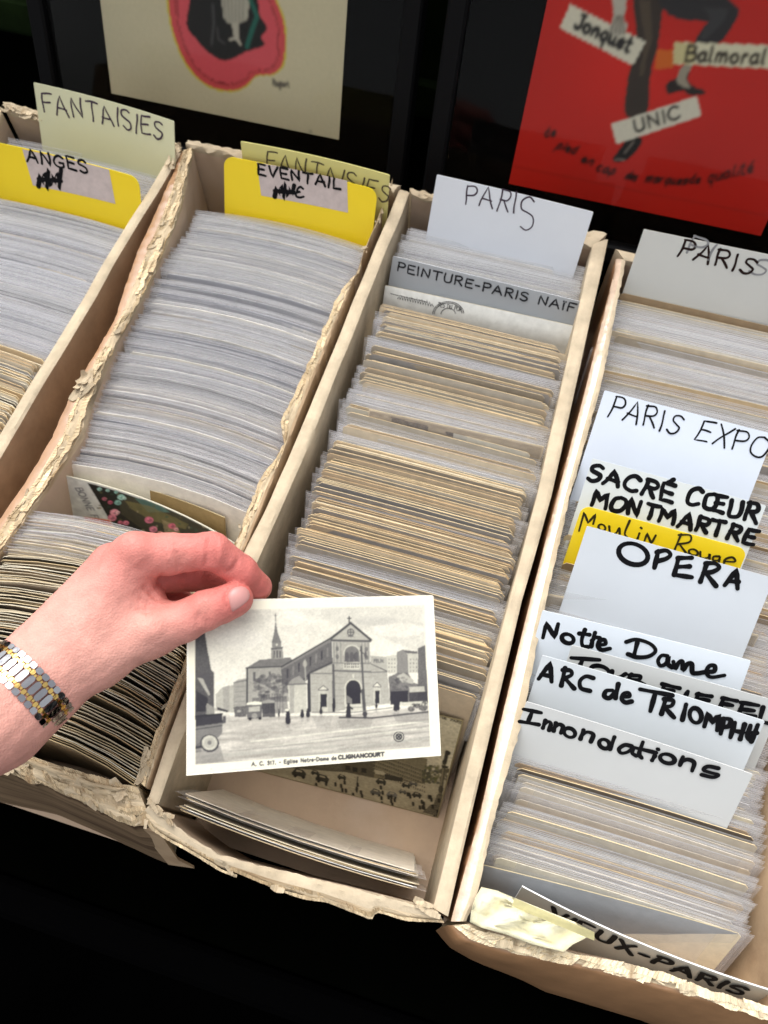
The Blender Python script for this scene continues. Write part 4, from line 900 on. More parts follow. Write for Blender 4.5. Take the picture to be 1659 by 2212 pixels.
c.text('A. C. 317. - Eglise Notre-Dame de', (424,1042), (898,1006), 20, .00055, 84, jit=.01); c.text('CLIGNANCOURT', (910,1004), (1166,985), 20, .0008, 70, jit=.01)
c.ell(202,1078,2.5,5,110); c.ell(198,1060,2,3,130)
c.blur(1); c.C *= np.array([.93, .905, .83])
cv.build('printed_photo', held, .00036)

# --- second postcard, standing at the front of the row in the centre box
A, B = at(1001,1557,.079), None
BR = at(950,1767,.0035); up = A-BR; Lh = np.linalg.norm(up); ex = unit(at(950,1767,.0035)-at(565,1667,.0035))
S = Sheet(A-ex*.141, A, 0, Lh, 0, up=up)
root = empty('street_postcard', S.pos(S.w/2, 0), 'sepia postcard of a busy square with a column, standing behind the held card', 'postcard')
mb = MB(); sheet_solid(mb, S, th=.0006, nx=6, ny=4, rad=.001, col=tuple(s2l((150,140,105)))); link('card', mb.mesh('card', [M['paper']]), root)
c = cv = Canvas(S, .0004, (206,198,166), z6, .0006, .0006, S.w-.0006, S.h-.0006)
c.noise(.03, .02, .05, None, 2)
c.poly([(200,1010),(1470,1090),(1560,1130),(1500,1340),(200,1200)], (178,170,140))
GG = c.mask([(200,1010),(1470,1090),(1560,1130),(1500,1340),(200,1200)]); c.noise(.02, .002, .08, GG, 4)
c.poly([(600,900),(940,930),(940,1075),(620,1050)], (84,80,62), 1, .2)
c.poly([(930,880),(1410,1000),(1395,1140),(1090,1105),(930,1070)], (128,120,92)); c.poly([(930,960),(1120,1000),(1110,1105),(930,1070)], (92,86,66))
for r in range(6):
    y = 965+r*22
    for i in range(24):
        x = 1110+i*12.2; yy = y+i*4.4
        if x < 1400: c.poly([(x,yy),(x+5,yy+1),(x+5,yy+12),(x,yy+11)], (62,58,44), .9)
    c.line([(1105,y-5),(1400,y+101)], .0004, (170,162,130), .7)
for x, y in ((950,1035),(990,1045),(1040,1050)): c.poly([(x,y),(x+28,y+4),(x+28,y+30),(x,y+26)], (46,43,34))
c.poly([(1110,1060),(1160,1070),(1185,1090),(1120,1085)], (190,182,150)); c.poly([(1170,1085),(1270,1105),(1270,1130),(1170,1115)], (60,56,44))
for i in range(90): c.ell(1385+c.rg.random()*90, 1040+c.rg.random()*95, 8, 8, (int(c.rg.integers(66, 110)),)*2+(60,), .7)
for i in range(60): c.ell(1480+c.rg.random()*60, 1060+c.rg.random()*60, 8, 8, (90, 84, 62), .6)
c.line([(1506,1010),(1482,1200)], .0024, (88,82,62)); c.line([(1503,1010),(1479,1200)], .0006, (150,142,112)); c.poly([(1488,1035),(1528,1042),(1522,1055),(1490,1050)], (60,56,42)); c.ell(1506,1018,14,14,(64,60,46)); c.line([(1520,960),(1510,1012)], .0026, (52,48,38)); c.ell(1528,968,12,12,(48,45,36))
c.poly([(1466,1195),(1500,1200),(1520,1270),(1440,1262)], (84,78,60), 1, .3); c.poly([(1430,1255),(1520,1270),(1505,1330),(1380,1300)], (66,62,48), 1, .4); c.ell(1485,1170,16,20,(52,48,38),.8,.2)
def car(x, y, s_, g_=40): c.poly([(x-s_,y-s_*.2),(x-s_*.4,y-s_*.8),(x+s_*.6,y-s_*.5),(x+s_,y),(x+s_*.8,y+s_*.45),(x-s_*.9,y+s_*.15)], (g_, g_, g_-8), 1, .1); c.poly([(x-s_*.3,y-s_*.6),(x+s_*.4,y-s_*.4),(x+s_*.4,y-s_*.2),(x-s_*.4,y-s_*.35)], (176,168,138)); c.ell(x-s_*.5,y+s_*.25,s_*.22,s_*.22,(34,32,26)); c.ell(x+s_*.6,y+s_*.45,s_*.22,s_*.22,(34,32,26))
for a in ((690,1085,42),(820,1115,40),(1120,1190,32,90),(1210,1205,32,110),(1150,1130,30),(930,1105,26),(1290,1150,26),(1330,1140,24,90),(1270,1185,22,90),(780,1080,24),(1350,1205,28)): car(*a)
for i in range(46):
    x = c.rg.uniform(700, 1480); y = 1080+(x-700)*.17+c.rg.uniform(0, 120); c.ell(x, y-7, 3.2, 3.5, (40,38,30)); c.line([(x,y-4),(x+1,y+10)], .0018, (38,36,28))
c.line([(1020,1100),(1012,1180)], .0008, (44,40,32)); c.ell(1014,1172,8,18,(44,40,32))
c.text('IQUE, PARIS', (1478,770), (1602,806), 14, .0005, (88,80,60), jit=.01); c.poly([(1608,792),(1616,795),(1492,1338),(1480,1334)], (196,186,150), .8)
c.noise(.0012, .001, .10, None, 6); c.blur(1); c.C *= np.array([.92,.90,.92]); cv.build('printed_photo', root, .0004)

# --- floral greeting card in the gap of the worn box, with two old cards behind it
def plain_card(TL, TR, z, lean, h, label, base, cat='postcard', bow=.006, marks=None):
    S = Sheet(at(*TL, z), at(*TR, z), lean, h, bow); root = empty('postcard', S.pos(S.w/2, 0), label, cat)
    mb = MB(); sheet_solid(mb, S, th=.0006, nx=14, ny=5, rad=.001, col=tuple(s2l(base)), edge=tuple(s2l((206,190,150)))); link('card', mb.mesh('card', [M['paper']], True), root)
    return S, root
S, root = plain_card((108,1012), (486,1118), .088, 20, .094, 'brown old postcard behind the floral greeting card', (132,110,72))
S, root = plain_card((150,1010), (535,1122), .086, 19, .09, 'plain tan envelope card with faint handwriting beside the floral card', (150,134,104))
mb = MB(); ink(mb, S, words(S, 'Ms l', (505,1130), (525,1165), 16, seed=2), .0006, (.2,.15,.1), .0006); link('handwriting', mb.mesh('handwriting', [M['ink']]), root)
S = Sheet(at(124,1023,.097), at(512,1176,.097), 22, .0915, .008); root = empty('greeting_card', S.pos(S.w/2, 0), 'floral greeting card with white margin and red stamp standing in the gap above the hand', 'greeting card')
mb = MB(); sheet_solid(mb, S, th=.0006, nx=16, ny=5, rad=.001, col=tuple(s2l((214,210,190)))); link('card', mb.mesh('card', [M['paper']], True), root)
c = cv = Canvas(S, .0005, (212,214,206), z5, .0008, .0008, S.w-.0008, S.h-.0008)
c.poly([(520,15),(1420,400),(1420,700),(760,700),(640,215)], (34,34,28)); c.poly([(700,90),(1000,140),(1300,330),(1400,420),(1400,560),(900,330),(720,200)], (70,66,48), .8, .3)
c.poly([(800,105),(930,130),(1010,190),(880,190)], (84,122,112), .8, .3); c.poly([(740,120),(880,150),(1120,260),(1100,290),(900,240),(780,170)], (124,116,70), .7, .3); c.poly([(960,230),(1050,270),(1080,330),(980,320)], (150,134,100), .8, .3)
rg = random.Random(4)
for i in range(80): c.ell(rg.uniform(580, 1380), rg.uniform(60, 420), rg.uniform(4, 12), rg.uniform(3, 7), rg.choice([(60,84,64),(40,60,48),(96,92,60),(150,140,110)]), .8)
for x, y, r, cl in ((592,52,14,(150,190,176)),(640,60,12,(160,200,186)),(690,70,12,(140,185,172)),(720,100,22,(160,205,190)),(700,132,20,(130,176,164)),(738,105,12,(190,220,205)),(620,110,14,(170,96,110)),(655,130,15,(176,84,104)),(680,190,26,(222,150,160)),(665,222,26,(214,130,146)),(700,190,12,(236,190,190)),(715,250,15,(196,104,124)),(748,252,18,(210,120,140)),(885,235,26,(214,118,140)),(910,290,24,(220,130,150)),(1020,270,22,(206,106,124)),(1045,290,14,(224,160,160)),(950,315,18,(210,150,140)),(1080,330,16,(190,110,110)),(1180,330,14,(150,120,100))):
    c.ell(x, y, r, r*.75, cl); c.ell(x+r*.2, y+r*.1, r*.5, r*.35, tuple(int(q*.75) for q in cl)); c.ell(x-r*.2, y-r*.2, r*.25, r*.2, tuple(min(255, int(q*1.12)) for q in cl))
c.poly([(493,214),(655,233),(692,302),(530,292)], (226,186,160)); c.poly([(500,219),(650,237),(682,297),(534,287)], (206,66,38)); c.ell(590,258,34,22,(226,110,80)); c.line([(570,270),(600,240),(620,275)], .0012, (190,50,30))
c.text('BONNE F', (447,44), (548,222), 30, .0008, (110,112,116), jit=.01)
c.noise(.003, .003, .08, None, 6); c.blur(1); cv.build('printed_face', root, .0004)

S, root = plain_card((832,616), (1248,706), .088, 27, .092, 'grey white postcard with a round black postmark below the PEINTURE card', (205,205,200), bow=.0005)
z4 = lambda x, y: (829.5+.5*x, 432+.5*y)
mb = MB(); pl = []
for r in (64, 57, 30): pl.append(np.array([S.uv(*z4(278+r*math.cos(q)*1.05, 492-r*math.sin(q)*.85)) for q in np.linspace(.1, 3.1, 16)]))
for i in range(14): x = 60+i*11; y = 425+i*2.4; pl.append(np.array([S.uv(*z4(x, y)), S.uv(*z4(x+6, y-10-(i*7) % 13)), S.uv(*z4(x+11, y+3))]))
for i in range(4): pl.append(np.array([S.uv(*z4(30+i*40, 402+i*9)), S.uv(*z4(66+i*40, 412+i*9))]))
ink(mb, S, pl, .0006, (.07,.07,.08), .0007); ink(mb, S, words(S, 'TES DU POR', z4(232,458), z4(335,480), 9, jit=.02), .0005, (.07,.07,.08), .0007)
link('postmark', mb.mesh('postmark', [M['ink']]), root)
def patched(TL, TR, z, lean, label, patches, zoom, base):
    S, root = plain_card(TL, TR, z, lean, .094, label, base, bow=.0006); cv = Canvas(S, .0008, base, zoom, .001, .04, S.w-.001, S.h-.001)
    for p in patches: cv.poly(p, (66,48,36), 1, .4)
    cv.noise(.004, .003, .12, None, 3); cv.build('printed_face', root, .00045)
    mb = MB(); n = 8; vs = [S.pos(S.w*i/n, v_, .0009) for v_ in (S.h*.4, S.h-.004, S.h+.005) for i in range(n+1)]
    mb.add(vs, [(r*(n+1)+i, r*(n+1)+i+1, (r+1)*(n+1)+i+1, (r+1)*(n+1)+i) for r in range(2) for i in range(n)]); link('sleeve', mb.mesh('sleeve', [M['sleeve']]), root)
z7 = lambda x, y: (1036.9+.375*x, 1071.5+.375*y)
patched((1178,1282), (1640,1372), .098, 31, 'sleeved card with two brown photo patches just below the OPERA card', [[(612,606),(782,640),(780,672),(612,640)],[(868,672),(1112,722),(1106,752),(868,708)]], z7, (186,172,150))
patched((797,884), (1176,965), .103, 25, 'sleeved card with dark photo blocks in the upper middle of the centre box', [[(32,936),(190,975),(190,1000),(32,962)],[(268,996),(352,1014),(352,1034),(268,1016)]], z4, (178,160,132))
S, root = plain_card((1043,1868), (1596,2016), .092, 27, .098, 'blue grey postcard in a clear sleeve behind the folded VIEUX-PARIS sheet', (134,138,142), bow=.001)
mb = MB(); n = 8; q0, q1 = (0.0, S.h-.014), (S.w, S.h+.004); vs = [S.pos(S.w*i/n, v_, .0009) for v_ in (0, S.h-.02, S.h+.006) for i in range(n+1)]
mb.add(vs, [(r*(n+1)+i, r*(n+1)+i+1, (r+1)*(n+1)+i+1, (r+1)*(n+1)+i) for r in range(2) for i in range(n)]); link('sleeve', mb.mesh('sleeve', [M['sleeve']]), root)

# ------------------------------------------------------------------ framed posters behind the boxes
def poster(BLp, BRp, Yb, ml, mr, mbm, h, zoom, base, label, paint, res=.0011):
    """print with lower corners seen at BLp and BRp, its plane leaning back; margins of black mount, frame rails, glass"""
    def aty(x, y, Y): d = ray(x, y); return CAM + d*(Y-CAM[1])/d[1]
    A, B = aty(*BLp, Yb), aty(*BRp, Yb); t = math.radians(22.7); V = np.array([0, math.sin(t), math.cos(t)])
    S = Sheet(A+V*h, B+V*h, 22.7, h); root = empty('framed_poster', S.pos(S.w/2, 0), label, 'framed poster', 'framed posters behind the boxes')
    w_, hh = S.w, S.h; Rm = np.stack([S.U, S.V, S.N], 1)
    mb = MB(); mb.box(S.pos((w_+mr-ml)/2, (hh-mbm)/2, -.004), (w_+ml+mr, hh+mbm, .006), Rm); link('mount', mb.mesh('mount', [M['black']]), root)
    rw = .016
    for nm, cu, cvv, du, dv in (('left', -ml-rw/2, (hh-mbm)/2, rw, hh+mbm+2*rw), ('right', w_+mr+rw/2, (hh-mbm)/2, rw, hh+mbm+2*rw), ('low', (w_+mr-ml)/2, -mbm-rw/2, w_+ml+mr, rw), ('top', (w_+mr-ml)/2, hh+rw/2, w_+ml+mr, rw)):
        mb = MB(); mb.box(S.pos(cu, cvv, .002), (du, dv, .022), Rm, bev=.002); link('frame_rail', mb.mesh('frame_rail', [M['frame']]), root)
    cv = Canvas(S, res, base, zoom); paint(cv); cv.blur(1); cv.build('poster_print', root, .0005)
    mb = MB(); mb.box(S.pos((w_+mr-ml)/2, (hh-mbm)/2, .006), (w_+ml+mr-.001, hh+mbm-.001, .002), Rm); link('glass', mb.mesh('glass', [M['glass']]), root)
    return S
def smooth(pts, n=6):
    P = np.array(pts, float); N_ = len(P); out = []
    for i in range(N_):
        a, b, c_, d = P[i-1], P[i], P[(i+1) % N_], P[(i+2) % N_]
        for t in np.linspace(0, 1, n, endpoint=False): out.append(tuple(.5*((2*b)+(-a+c_)*t+(2*a-5*b+4*c_-d)*t*t+(-a+3*b-3*c_+d)*t**3)))
    return out
def left_art(c):
    blob = [(735,-120),(722,0),(740,130),(790,260),(850,340),(920,385),(1000,398),(1062,378),(1112,332),(1180,325),(1225,290),(1240,210),(1235,100),(1200,0),(1120,-160),(900,-260)]
    k = np.mean(blob, 0); sh = lambda f, g_=0: smooth([(k[0]+(x-k[0])*f, k[1]+(y-k[1])*f) for x, y in blob])
    c.noise(.05, .05, .03, None, 3)
    c.poly(sh(1), (222,206,70)); c.poly(sh(.965), (226,84,92)); c.poly(sh(.87), (150,44,52)); c.poly(sh(.855), (230,88,98)); c.poly(sh(.835), (150,44,52)); c.poly(sh(.828), (232,90,102))
    c.poly(smooth([(840,-120),(822,0),(808,110),(850,170),(900,225),(975,262),(1060,225),(1142,195),(1130,160),(1155,120),(1122,60),(1100,-60),(980,-160)], 4), (20,18,20))
    c.poly([(955,-40),(965,70),(985,100),(1030,104),(1070,85),(1085,-40)], (190,186,172)); 
    for i in range(6): c.line([(968+i*17,-20),(978+i*14,92)], .0008, (130,126,116))
    c.poly([(1000,100),(1030,100),(1032,160),(1046,196),(1036,198),(1020,172),(988,176),(990,168),(1012,158)], (196,190,176))
    c.line([(1075,-20),(1112,70),(1090,130),(1068,200)], .004, (30,104,92)); c.line([(920,20),(925,100),(915,190)], .002, (74,74,76)); c.line([(940,120),(945,170),(970,186)], .0012, (80,80,80))
    for st in words(c.S, 'Rlognert', c.zoom(1180,372), c.zoom(1250,376), 14, seed=5): c.line(st, .0008, (96,90,84), .8, raw=True)
    c.ell(1342,568,7,9,(120,116,104),.7); c.ell(1342,568,4,6,(188,184,168))
def right_art(c):
    c.noise(.09, .05, .05, None, 3)
    c.poly([(1180,215),(1250,215),(1250,292),(1170,300)], (226,110,30)); 
    c.poly(smooth([(1060,-200),(1075,0),(1090,190),(1052,350),(1045,498),(1135,482),(1150,330),(1186,180),(1205,0),(1210,-200)], 4), (58,48,42)); c.poly([(1100,0),(1150,0),(1160,160),(1118,330),(1100,330),(1128,180)], (92,78,64), .8)
    c.poly(smooth([(1190,-60),(1400,-60),(1500,5),(1535,50),(1500,120),(1445,186),(1345,186),(1385,110),(1395,95),(1230,65)], 4), (44,42,46)); c.poly([(1380,30),(1490,40),(1470,90),(1390,170),(1360,170),(1410,80)], (66,66,70), .7)
    c.poly(smooth([(1290,285),(1330,285),(1310,340),(1335,370),(1388,392),(1382,408),(1322,410),(1290,392),(1226,404),(1220,362),(1268,330)], 4), (36,30,28)); c.poly(smooth([(1292,282),(1328,282),(1306,340),(1322,380),(1290,372),(1262,345)], 4), (168,160,144))
    c.poly(smooth([(1112,592),(1100,640),(1052,688),(1008,702),(990,686),(1012,650),(1042,612),(1058,600)], 4), (22,18,18)); c.line([(1078,612),(1040,660)], .001, (150,140,130)); c.line([(1000,688),(1040,690)], .0008, (170,160,150))
    c.poly([(805,18),(1130,180),(1075,282),(760,120)], (236,232,214)); c.poly([(1255,180),(1700,196),(1700,297),(1248,275)], (238,234,206)); c.poly([(982,535),(1350,415),(1370,500),(1005,622)], (234,230,214)); c.poly([(1255,182),(1340,186),(1345,276),(1250,274)], (214,200,120), .6)
    for st in words(c.S, 'Jonquet', c.zoom(820,118), c.zoom(1055,226), 32, seed=3, jit=.02): c.line(st, .0024, (44,42,44), 1, raw=True)
    for st in words(c.S, 'Balmoral', c.zoom(1298,262), c.zoom(1640,276), 33, seed=4, jit=.02): c.line(st, .0019, (60,52,44), 1, raw=True)
    for st in words(c.S, 'UNIC', c.zoom(1085,572), c.zoom(1280,508), 28, seed=6, jit=.01): c.line(st, .0017, (40,38,40), 1, raw=True)
    c.poly(smooth([(985,-60),(1050,-60),(1045,30),(1036,80),(1052,115),(1030,150),(1000,152),(972,125),(992,70)], 4), (200,196,184))
    for i in range(4): c.line([(1005+i*8,70),(985+i*17,120+i*6),(982+i*18,140+i*4)], .0012, (120,114,104))
    for i, (t, a, b) in enumerate([('de',(695,595),(740,588)),('pied',(740,640),(826,668)),('en',(848,696),(896,716)),('cap',(915,738),(992,756)),('des',(1040,768),(1086,782)),('marques',(1124,786),(1306,796)),('de',(1320,792),(1362,790)),('qualité',(1396,788),(1592,746))]):
        for st in words(c.S, t, c.zoom(*a), c.zoom(*b), 20 if t != 'qualité' else 26, seed=i, slant=.25): c.line(st, .0013, (40,14,14), .95, raw=True)
    c.line([(550,716),(1100,826),(1650,930)], .0008, (150,26,20), .8)
poster((235,200), (725,300), .575, .052, .05, .032, .34, z1, (222,212,182), 'framed poster with pink and yellow rounded emblem and dark dancing figure on cream', left_art)
poster((1093,395), (1638,508), .562, .058, .05, .030, .34, z2, (212,32,20), 'framed red poster with striding trousered legs and shoe maker name slips', right_art)
# ------------------------------------------------------------------ hand and forearm: one continuous surface
def J(zx, zy, D): x, y = z5(zx, zy); return np.array([(x-CX)/F*D, -(y-CY)/F*D, -D])*1000    # in mm, lens frame (right, up, back); D in m
def cone(P, a, b, ra, rb):
    ab = b-a; L2 = ab@ab; t = np.clip(((P-a)@ab)/L2, 0, 1); return np.linalg.norm(P-a-t[..., None]*ab, axis=-1)-(ra+(rb-ra)*t)
def smin(a, b, k): h = np.clip(.5+.5*(b-a)/k, 0, 1); return b*(1-h)+a*h-k*h*(1-h)
body = [  # forearm, wrist, palm
 (J(-700,1890,.345), J(-60,1405,.387), 26, 23.0), (J(-60,1405,.387), J(180,1200,.402), 23.0, 20.5), (J(-30,1340,.392), J(200,1165,.405), 21, 19), (J(10,1450,.390), J(260,1250,.402), 20, 18),
 (J(180,1200,.402), J(480,960,.413), 20.5, 18.5), (J(480,930,.413), J(800,468,.417), 18, 13.0),
 (J(210,1110,.409), J(660,510,.427), 15.5, 11.5), (J(200,1110,.416), J(600,560,.440), 14, 11), (J(200,1130,.420), J(540,650,.450), 14, 10.5),
 (J(330,1130,.408), J(560,1055,.412), 17.5, 15.5), (J(560,1040,.412), J(890,893,.418), 15, 14.0),
 (J(520,900,.416), J(800,690,.424), 18, 13.5), (J(640,860,.418), J(850,800,.422), 16, 11.5), (J(300,1000,.412), J(640,640,.424), 16, 13),
]
index = [(J(800,452,.416), J(1000,440,.416), 12.6, 10.8), (J(1000,440,.416), J(1262,418,.4185), 10.8, 9.7), (J(1262,418,.4185), J(1432,546,.427), 9.7, 8.8), (J(1432,546,.427), J(1528,634,.440), 8.8, 8.0)]
thumb = [(J(890,893,.418), J(1080,838,.4175), 13.4, 10.9), (J(1080,838,.4175), J(1222,770,.4175), 10.9, 10.3), (J(1222,770,.4175), J(1395,704,.4205), 10.2, 8.6), (J(1330,738,.4195), J(1392,708,.4205), 9.2, 8.8)]
middle = [(J(700,530,.430), J(1010,560,.436), 11.5, 9.8), (J(1010,560,.436), J(1160,565,.440), 9.6, 8.8), (J(1160,565,.440), J(1330,600,.449), 8.8, 7.6), (J(1330,600,.449), J(1440,690,.455), 7.4, 6.8)]
ring_ = [(J(640,600,.442), J(900,690,.450), 11, 9.4), (J(900,690,.450), J(1060,735,.452), 9.2, 8.2), (J(1060,735,.452), J(1160,830,.458), 8, 6.8)]
pinky = [(J(560,690,.450), J(780,830,.462), 10, 8.4), (J(780,830,.462), J(900,900,.462), 8, 7), (J(900,900,.462), J(960,980,.464), 6.8, 6)]
creases = []
bumps = [(J(812,400,.4085), 7.5), (J(640,470,.421), 7), (J(900,868,.4085), 6)]
def chain(P, L_, k):
    d = None
    for a, b, ra, rb in L_: q = cone(P, a, b, ra, rb); d = q if d is None else smin(d, q, k)
    return d
def hand_sdf(P):
    b0 = chain(P, body, 9.0); d = b0
    for ch, k in ((middle, 4.0), (ring_, 4.0), (pinky, 4.0), (index, 5.0), (thumb, 7.0)): d = smin(d, smin(b0, chain(P, ch, 3.0), k), .8)
    for c_, r in bumps: d = smin(d, np.linalg.norm(P-c_, axis=-1)-r, 6.0)
    for a, b, ra, rb in creases: d = -smin(-d, cone(P, a, b, ra, rb), 1.6)
    return d
def surface_net(lo, hi, h, f):
    ax = [np.arange(lo[i], hi[i]+h, h) for i in range(3)]; X = np.stack(np.meshgrid(*ax, indexing='ij'), -1).astype(np.float32)
    V = np.empty(X.shape[:3], np.float32)
    for i in range(0, X.shape[0], 16): V[i:i+16] = f(X[i:i+16])
    s = V < 0; n = V.shape; acc = np.zeros((n[0]-1, n[1]-1, n[2]-1, 3)); cnt = np.zeros((n[0]-1, n[1]-1, n[2]-1))
    def sl(o): return tuple(slice(o[i], n[i]-1+o[i]) for i in range(3))
    cor = [(a, b, c_) for a in (0, 1) for b in (0, 1) for c_ in (0, 1)]
    for a in cor:
        for k in range(3):
            if a[k] == 0:
                b = list(a); b[k] = 1; va, vb = V[sl(a)], V[sl(b)]; cr = (va < 0) != (vb < 0); t = np.where(cr, va/(va-vb+1e-12), 0)
                for j in range(3): acc[..., j] += np.where(cr, a[j]+(t if j == k else 0), 0)
                cnt += cr
    act = cnt > 0; idx = -np.ones(act.shape, int); idx[act] = np.arange(act.sum()); g = np.argwhere(act)
    P = np.array(lo)+(g+acc[act]/cnt[act][:, None])*h; faces = []
    for k in range(3):
        a_, b_ = [(1, 2), (2, 0), (0, 1)][k]; o = [0, 0, 0]; e = [0, 0, 0]; e[k] = 1
        s0 = s[tuple(slice(1, n[i]-1) if i != k else slice(0, n[i]-1) for i in range(3))]; s1 = s[tuple(slice(1, n[i]-1) if i != k else slice(1, n[i]) for i in range(3))]
        w_ = np.argwhere(s0 != s1); fl = s0[s0 != s1]
        c0 = w_.copy()
        for i in range(3):
            if i != k: c0[:, i] += 1
        q = []
        for da, db in ((1, 1), (0, 1), (0, 0), (1, 0)):
            c_ = c0.copy(); c_[:, a_] -= da; c_[:, b_] -= db; q.append(idx[c_[:, 0], c_[:, 1], c_[:, 2]])
        q = np.stack(q, 1); q[~fl] = q[~fl][:, ::-1]; faces.append(q)
    return P, np.concatenate(faces)
def surf(zx, zy, D0, lift):
    d = J(zx, zy, 1.0)/1000.0; t = D0*1000.
    for _ in range(60):
        p = d*t; s_ = float(hand_sdf(p[None])[0]); t += s_*.8
        if abs(s_) < .01: break
    p = d*t; n = grad(p[None])[0]; return p+n*lift
def grad(P, e=.25):
    g = np.stack([hand_sdf(P+np.eye(3)[i]*e)-hand_sdf(P-np.eye(3)[i]*e) for i in range(3)], -1); return g/(np.linalg.norm(g, axis=1)[:, None]+1e-9)
new = []
for pts, r in (([(1210,738),(1218,790),(1232,862)], 1.25), ([(1188,760),(1194,810),(1205,850)], 1.0), ([(922,700),(895,668),(862,640)], 1.6), ([(925,748),(880,738),(836,712)], 1.5), ([(915,765),(870,775),(826,768)], 1.4), ([(1066,520),(1060,480),(1046,440)], 1.3), ([(960,560),(940,600),(925,640)], 1.2), ([(1262,330),(1256,400),(1246,500)], .9), ([(1288,340),(1284,410),(1276,500)], .8), ([(1236,335),(1228,410),(1216,510)], .7), ([(1410,470),(1385,520),(1350,545)], .8), ([(1168,790),(1172,820),(1180,845)], .8), ([(1228,742),(1236,790),(1246,840)], .8), ([(1380,790),(1352,740),(1338,688)], 1.1), ([(1338,688),(1350,652),(1376,632)], .9)):
    Q = [surf(x, y, .385, r*.30) for x, y in pts]
    for a, b in zip(Q[:-1], Q[1:]): new.append((a, b, r, r))
creases = new
Pm, Fm = surface_net((-228, -172, -478), (-42, 4, -318), 1.35, hand_sdf)
for _ in range(2): Pm = Pm-grad(Pm)*hand_sdf(Pm)[:, None]
_nr = np.random.default_rng(4); _A = _nr.normal(size=(26, 3)); _ph = _nr.uniform(0, 6.28, 26); _fr = np.geomspace(.12, 1.1, 26)
_A /= np.linalg.norm(_A, axis=1)[:, None]
_dn = sum((.16/(1+3*_fr[i]))*np.sin(Pm@_A[i]*_fr[i]*2+_ph[i]) for i in range(26))
Pm = Pm+grad(Pm)*_dn[:, None]*.55
def to_world(P): return (np.array(P)/1000) @ CM.T + CAM
skin = np.ones((len(Pm), 3))*s2l((220,152,140)); red = s2l((208,104,98)); pale = s2l((222,170,154)); deep = s2l((190,88,82))
def blend(c_, r, col, a):
    global skin
    k = a*np.exp(-(np.linalg.norm(Pm-c_, axis=1)/r)**2)[:, None]; skin = skin*(1-k)+col*k
for c_, r, a in ((J(780,370,.405), 22, .22), (J(1120,400,.408), 24, .3), (J(1290,400,.412), 18, .5), (J(1480,560,.425), 18, .6), (J(1560,650,.43), 14, .65), (J(1400,700,.413), 18, .6), (J(1250,760,.408), 18, .42), (J(640,420,.42), 14, .5), (J(1000,560,.42), 26, .4), (J(620,620,.40), 26, .12)): blend(c_, r, red, a)
for c_, r, a in ((J(1100,600,.445), 26, .75), (J(1000,700,.45), 26, .8), (J(930,730,.408), 6, .5), (J(1300,620,.45), 20, .6)): blend(c_, r, deep, a)
for c_, r, a in ((J(700,1050,.40), 38, .5), (J(-100,1400,.38), 50, .6), (J(1215,745,.406), 5, .35), (J(1062,480,.406), 6, .2)): blend(c_, r, pale, a)
wr = J(200,1195,.405); base = to_world(wr)
arm = bpy.data.objects.new('person', None); COL.objects.link(arm); arm.location = tuple(base); arm.empty_display_size = .02
tag(arm, 'left hand and bare forearm of a person pinching a postcard between thumb and index finger', 'person')
me = bpy.data.meshes.new('body'); me.from_pydata(to_world(Pm).tolist(), [], Fm.tolist()); me.materials.append(M['skin'])
at_ = me.color_attributes.new('tint', 'FLOAT_COLOR', 'POINT'); at_.data.foreach_set('color', np.c_[skin, np.ones(len(skin))].astype(np.float32).ravel())
me.polygons.foreach_set('use_smooth', [True]*len(me.polygons)); me.update(); o = link('body', me, arm)
# thumb nail: follows the thumb surface, raised a little, rounded outline
NL = [(1344,688),(1352,662),(1372,640),(1400,628),(1430,622),(1458,630),(1478,650),(1487,676),(1482,702),(1466,724),(1440,746),(1412,766),(1384,784),(1371,786),(1362,768),(1354,730)]
cN = np.array([1418,702.]); vs = []; R_ = 8; m_ = len(NL)
for r in range(R_+1):
    f = r/R_
    for p in NL:
        q = cN*(1-f)+np.array(p)*f; lf = .55 if f < .99 else -.2
        q2 = cN+(q-cN)*.98; vs.append(surf(q2[0], q2[1], .385, lf-.15*f*f))
mb = MB(); mb.add(to_world(vs), [(r*m_+i, r*m_+(i+1) % m_, (r+1)*m_+(i+1) % m_, (r+1)*m_+i) for r in range(R_) for i in range(m_)])
link('thumb_nail', mb.mesh('thumb_nail', [M['nail']], True), arm)

# ------------------------------------------------------------------ linked bracelet round the wrist
Cb = J(150,1238,.3985); ad = unit(J(480,930,.413)-J(-60,1405,.387)); ad = unit(ad+np.array([0, 0, -.12]))
e1 = unit(np.cross(ad, [0, 0, 1])); e2 = unit(np.cross(e1, ad))
if e2[2] < 0: e2 = -e2
ra, rb = 24.9, 23.9
bl = bpy.data.objects.new('bracelet', None); COL.objects.link(bl); bl.location = tuple(to_world(Cb)); bl.empty_display_size = .02
tag(bl, 'silver and gold linked watch bracelet worn on the wrist', 'bracelet')
def ringp(a, r=0): return Cb + e1*math.cos(a)*(ra+r) + e2*math.sin(a)*(rb+r)
def ringR(a):
    t = unit(-e1*math.sin(a)*ra + e2*math.cos(a)*rb); return np.stack([t, ad, np.cross(t, ad)], 1)
def linkmesh(parts, m, name, a, L0):
    """parts: list of (circumferential shift, axial shift, size c, size a, size r)"""
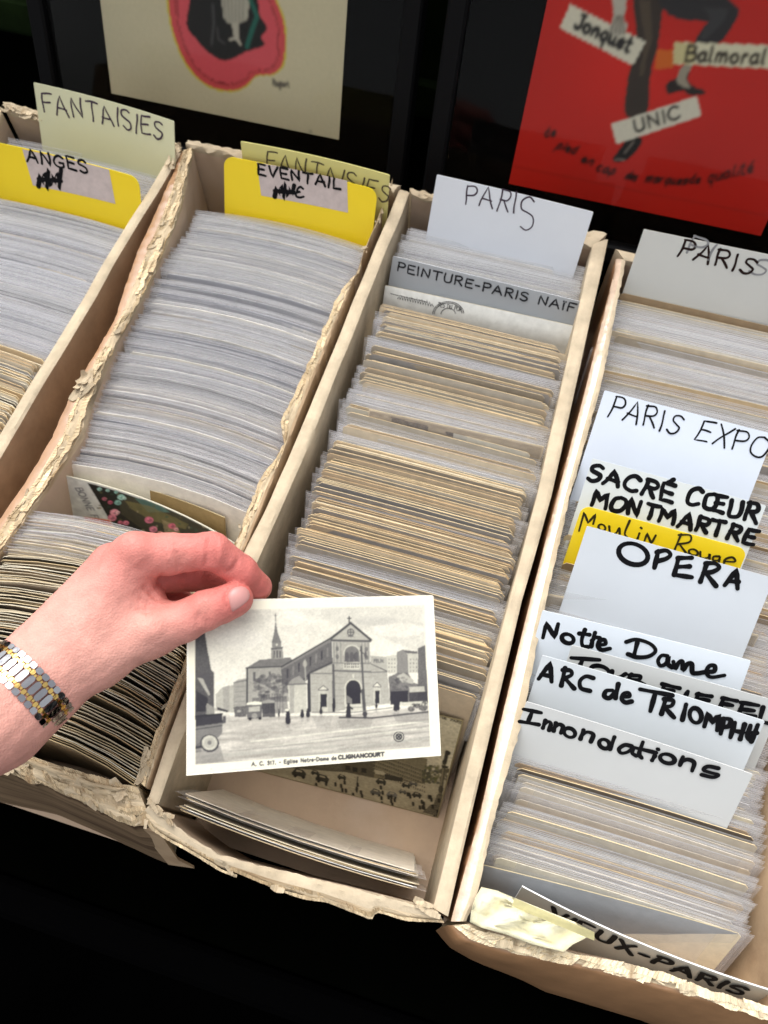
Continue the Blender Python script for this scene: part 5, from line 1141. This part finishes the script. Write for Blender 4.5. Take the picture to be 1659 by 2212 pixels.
def pill(mb, c_, R, sc, sa, sr, nc=8, na=6):
    """rounded bar: section bulging outwards across the circumference"""
    vs = []
    for j in range(na+1):
        w_ = j/na*2-1; e = (1-abs(w_)**6*.45); y = w_*sa/2
        for i in range(nc+1):
            th = math.pi*i/nc; vs.append(c_+R@np.array([-math.cos(th)*sc/2*e, y, (math.sin(th)*sr-sr*.3)*e]))
        vs.append(c_+R@np.array([sc/2*e, y, -sr*.6])); vs.append(c_+R@np.array([-sc/2*e, y, -sr*.6]))
    k = nc+3; fs = [(j*k+i, (j+1)*k+i, (j+1)*k+(i+1) % k, j*k+(i+1) % k) for j in range(na) for i in range(k)]
    fs += [tuple(range(k)), tuple(range(na*k+k-1, na*k-1, -1))]; mb.add(to_world(vs), fs)
NLK = 38
for q in range(NLK):
    a = 2*math.pi*q/NLK; da = math.pi/NLK; per = 2*math.pi*25.2/NLK
    clasp = 4.15 < (a % 6.283) < 5.9
    for nm, ms, jobs in (('centre_link', 'clasp' if clasp else 'silver', [(a, 0, per*.80, 7.0, 2.4)]),
                         ('gold_link', 'clasp' if clasp else 'gold', [(a+da, s_*4.6, per*.52, 2.6, 1.7) for s_ in (-1, 1)]+[(a, s_*4.0, per*.30, 1.6, 1.5) for s_ in (-1, 1)]),
                         ('outer_link', 'clasp' if clasp else 'silver', [(a+da*.2, s_*7.0, per*.86, 3.0, 2.0) for s_ in (-1, 1)])):
        mb = MB()
        for aa, ys_, sc, sa, sr in jobs: pill(mb, ringp(aa)+ad*ys_, ringR(aa), sc, sa, sr)
        link(nm, mb.mesh(nm, [M[ms]], True), bl).data.set_sharp_from_angle(angle=math.radians(50))
mb = MB(); pill(mb, ringp(-1.05, 2.0), ringR(-1.05), 17, 11, 2.6); pill(mb, ringp(-1.0, 4.0)+ad*1.5, ringR(-1.0), 9, 8, 2.0); link('clasp', mb.mesh('clasp', [M['clasp']], True), bl)
print('hand faces', len(Fm), 'tris total', sum(len(o.data.polygons)*2 for o in bpy.data.objects if o.type == 'MESH'))
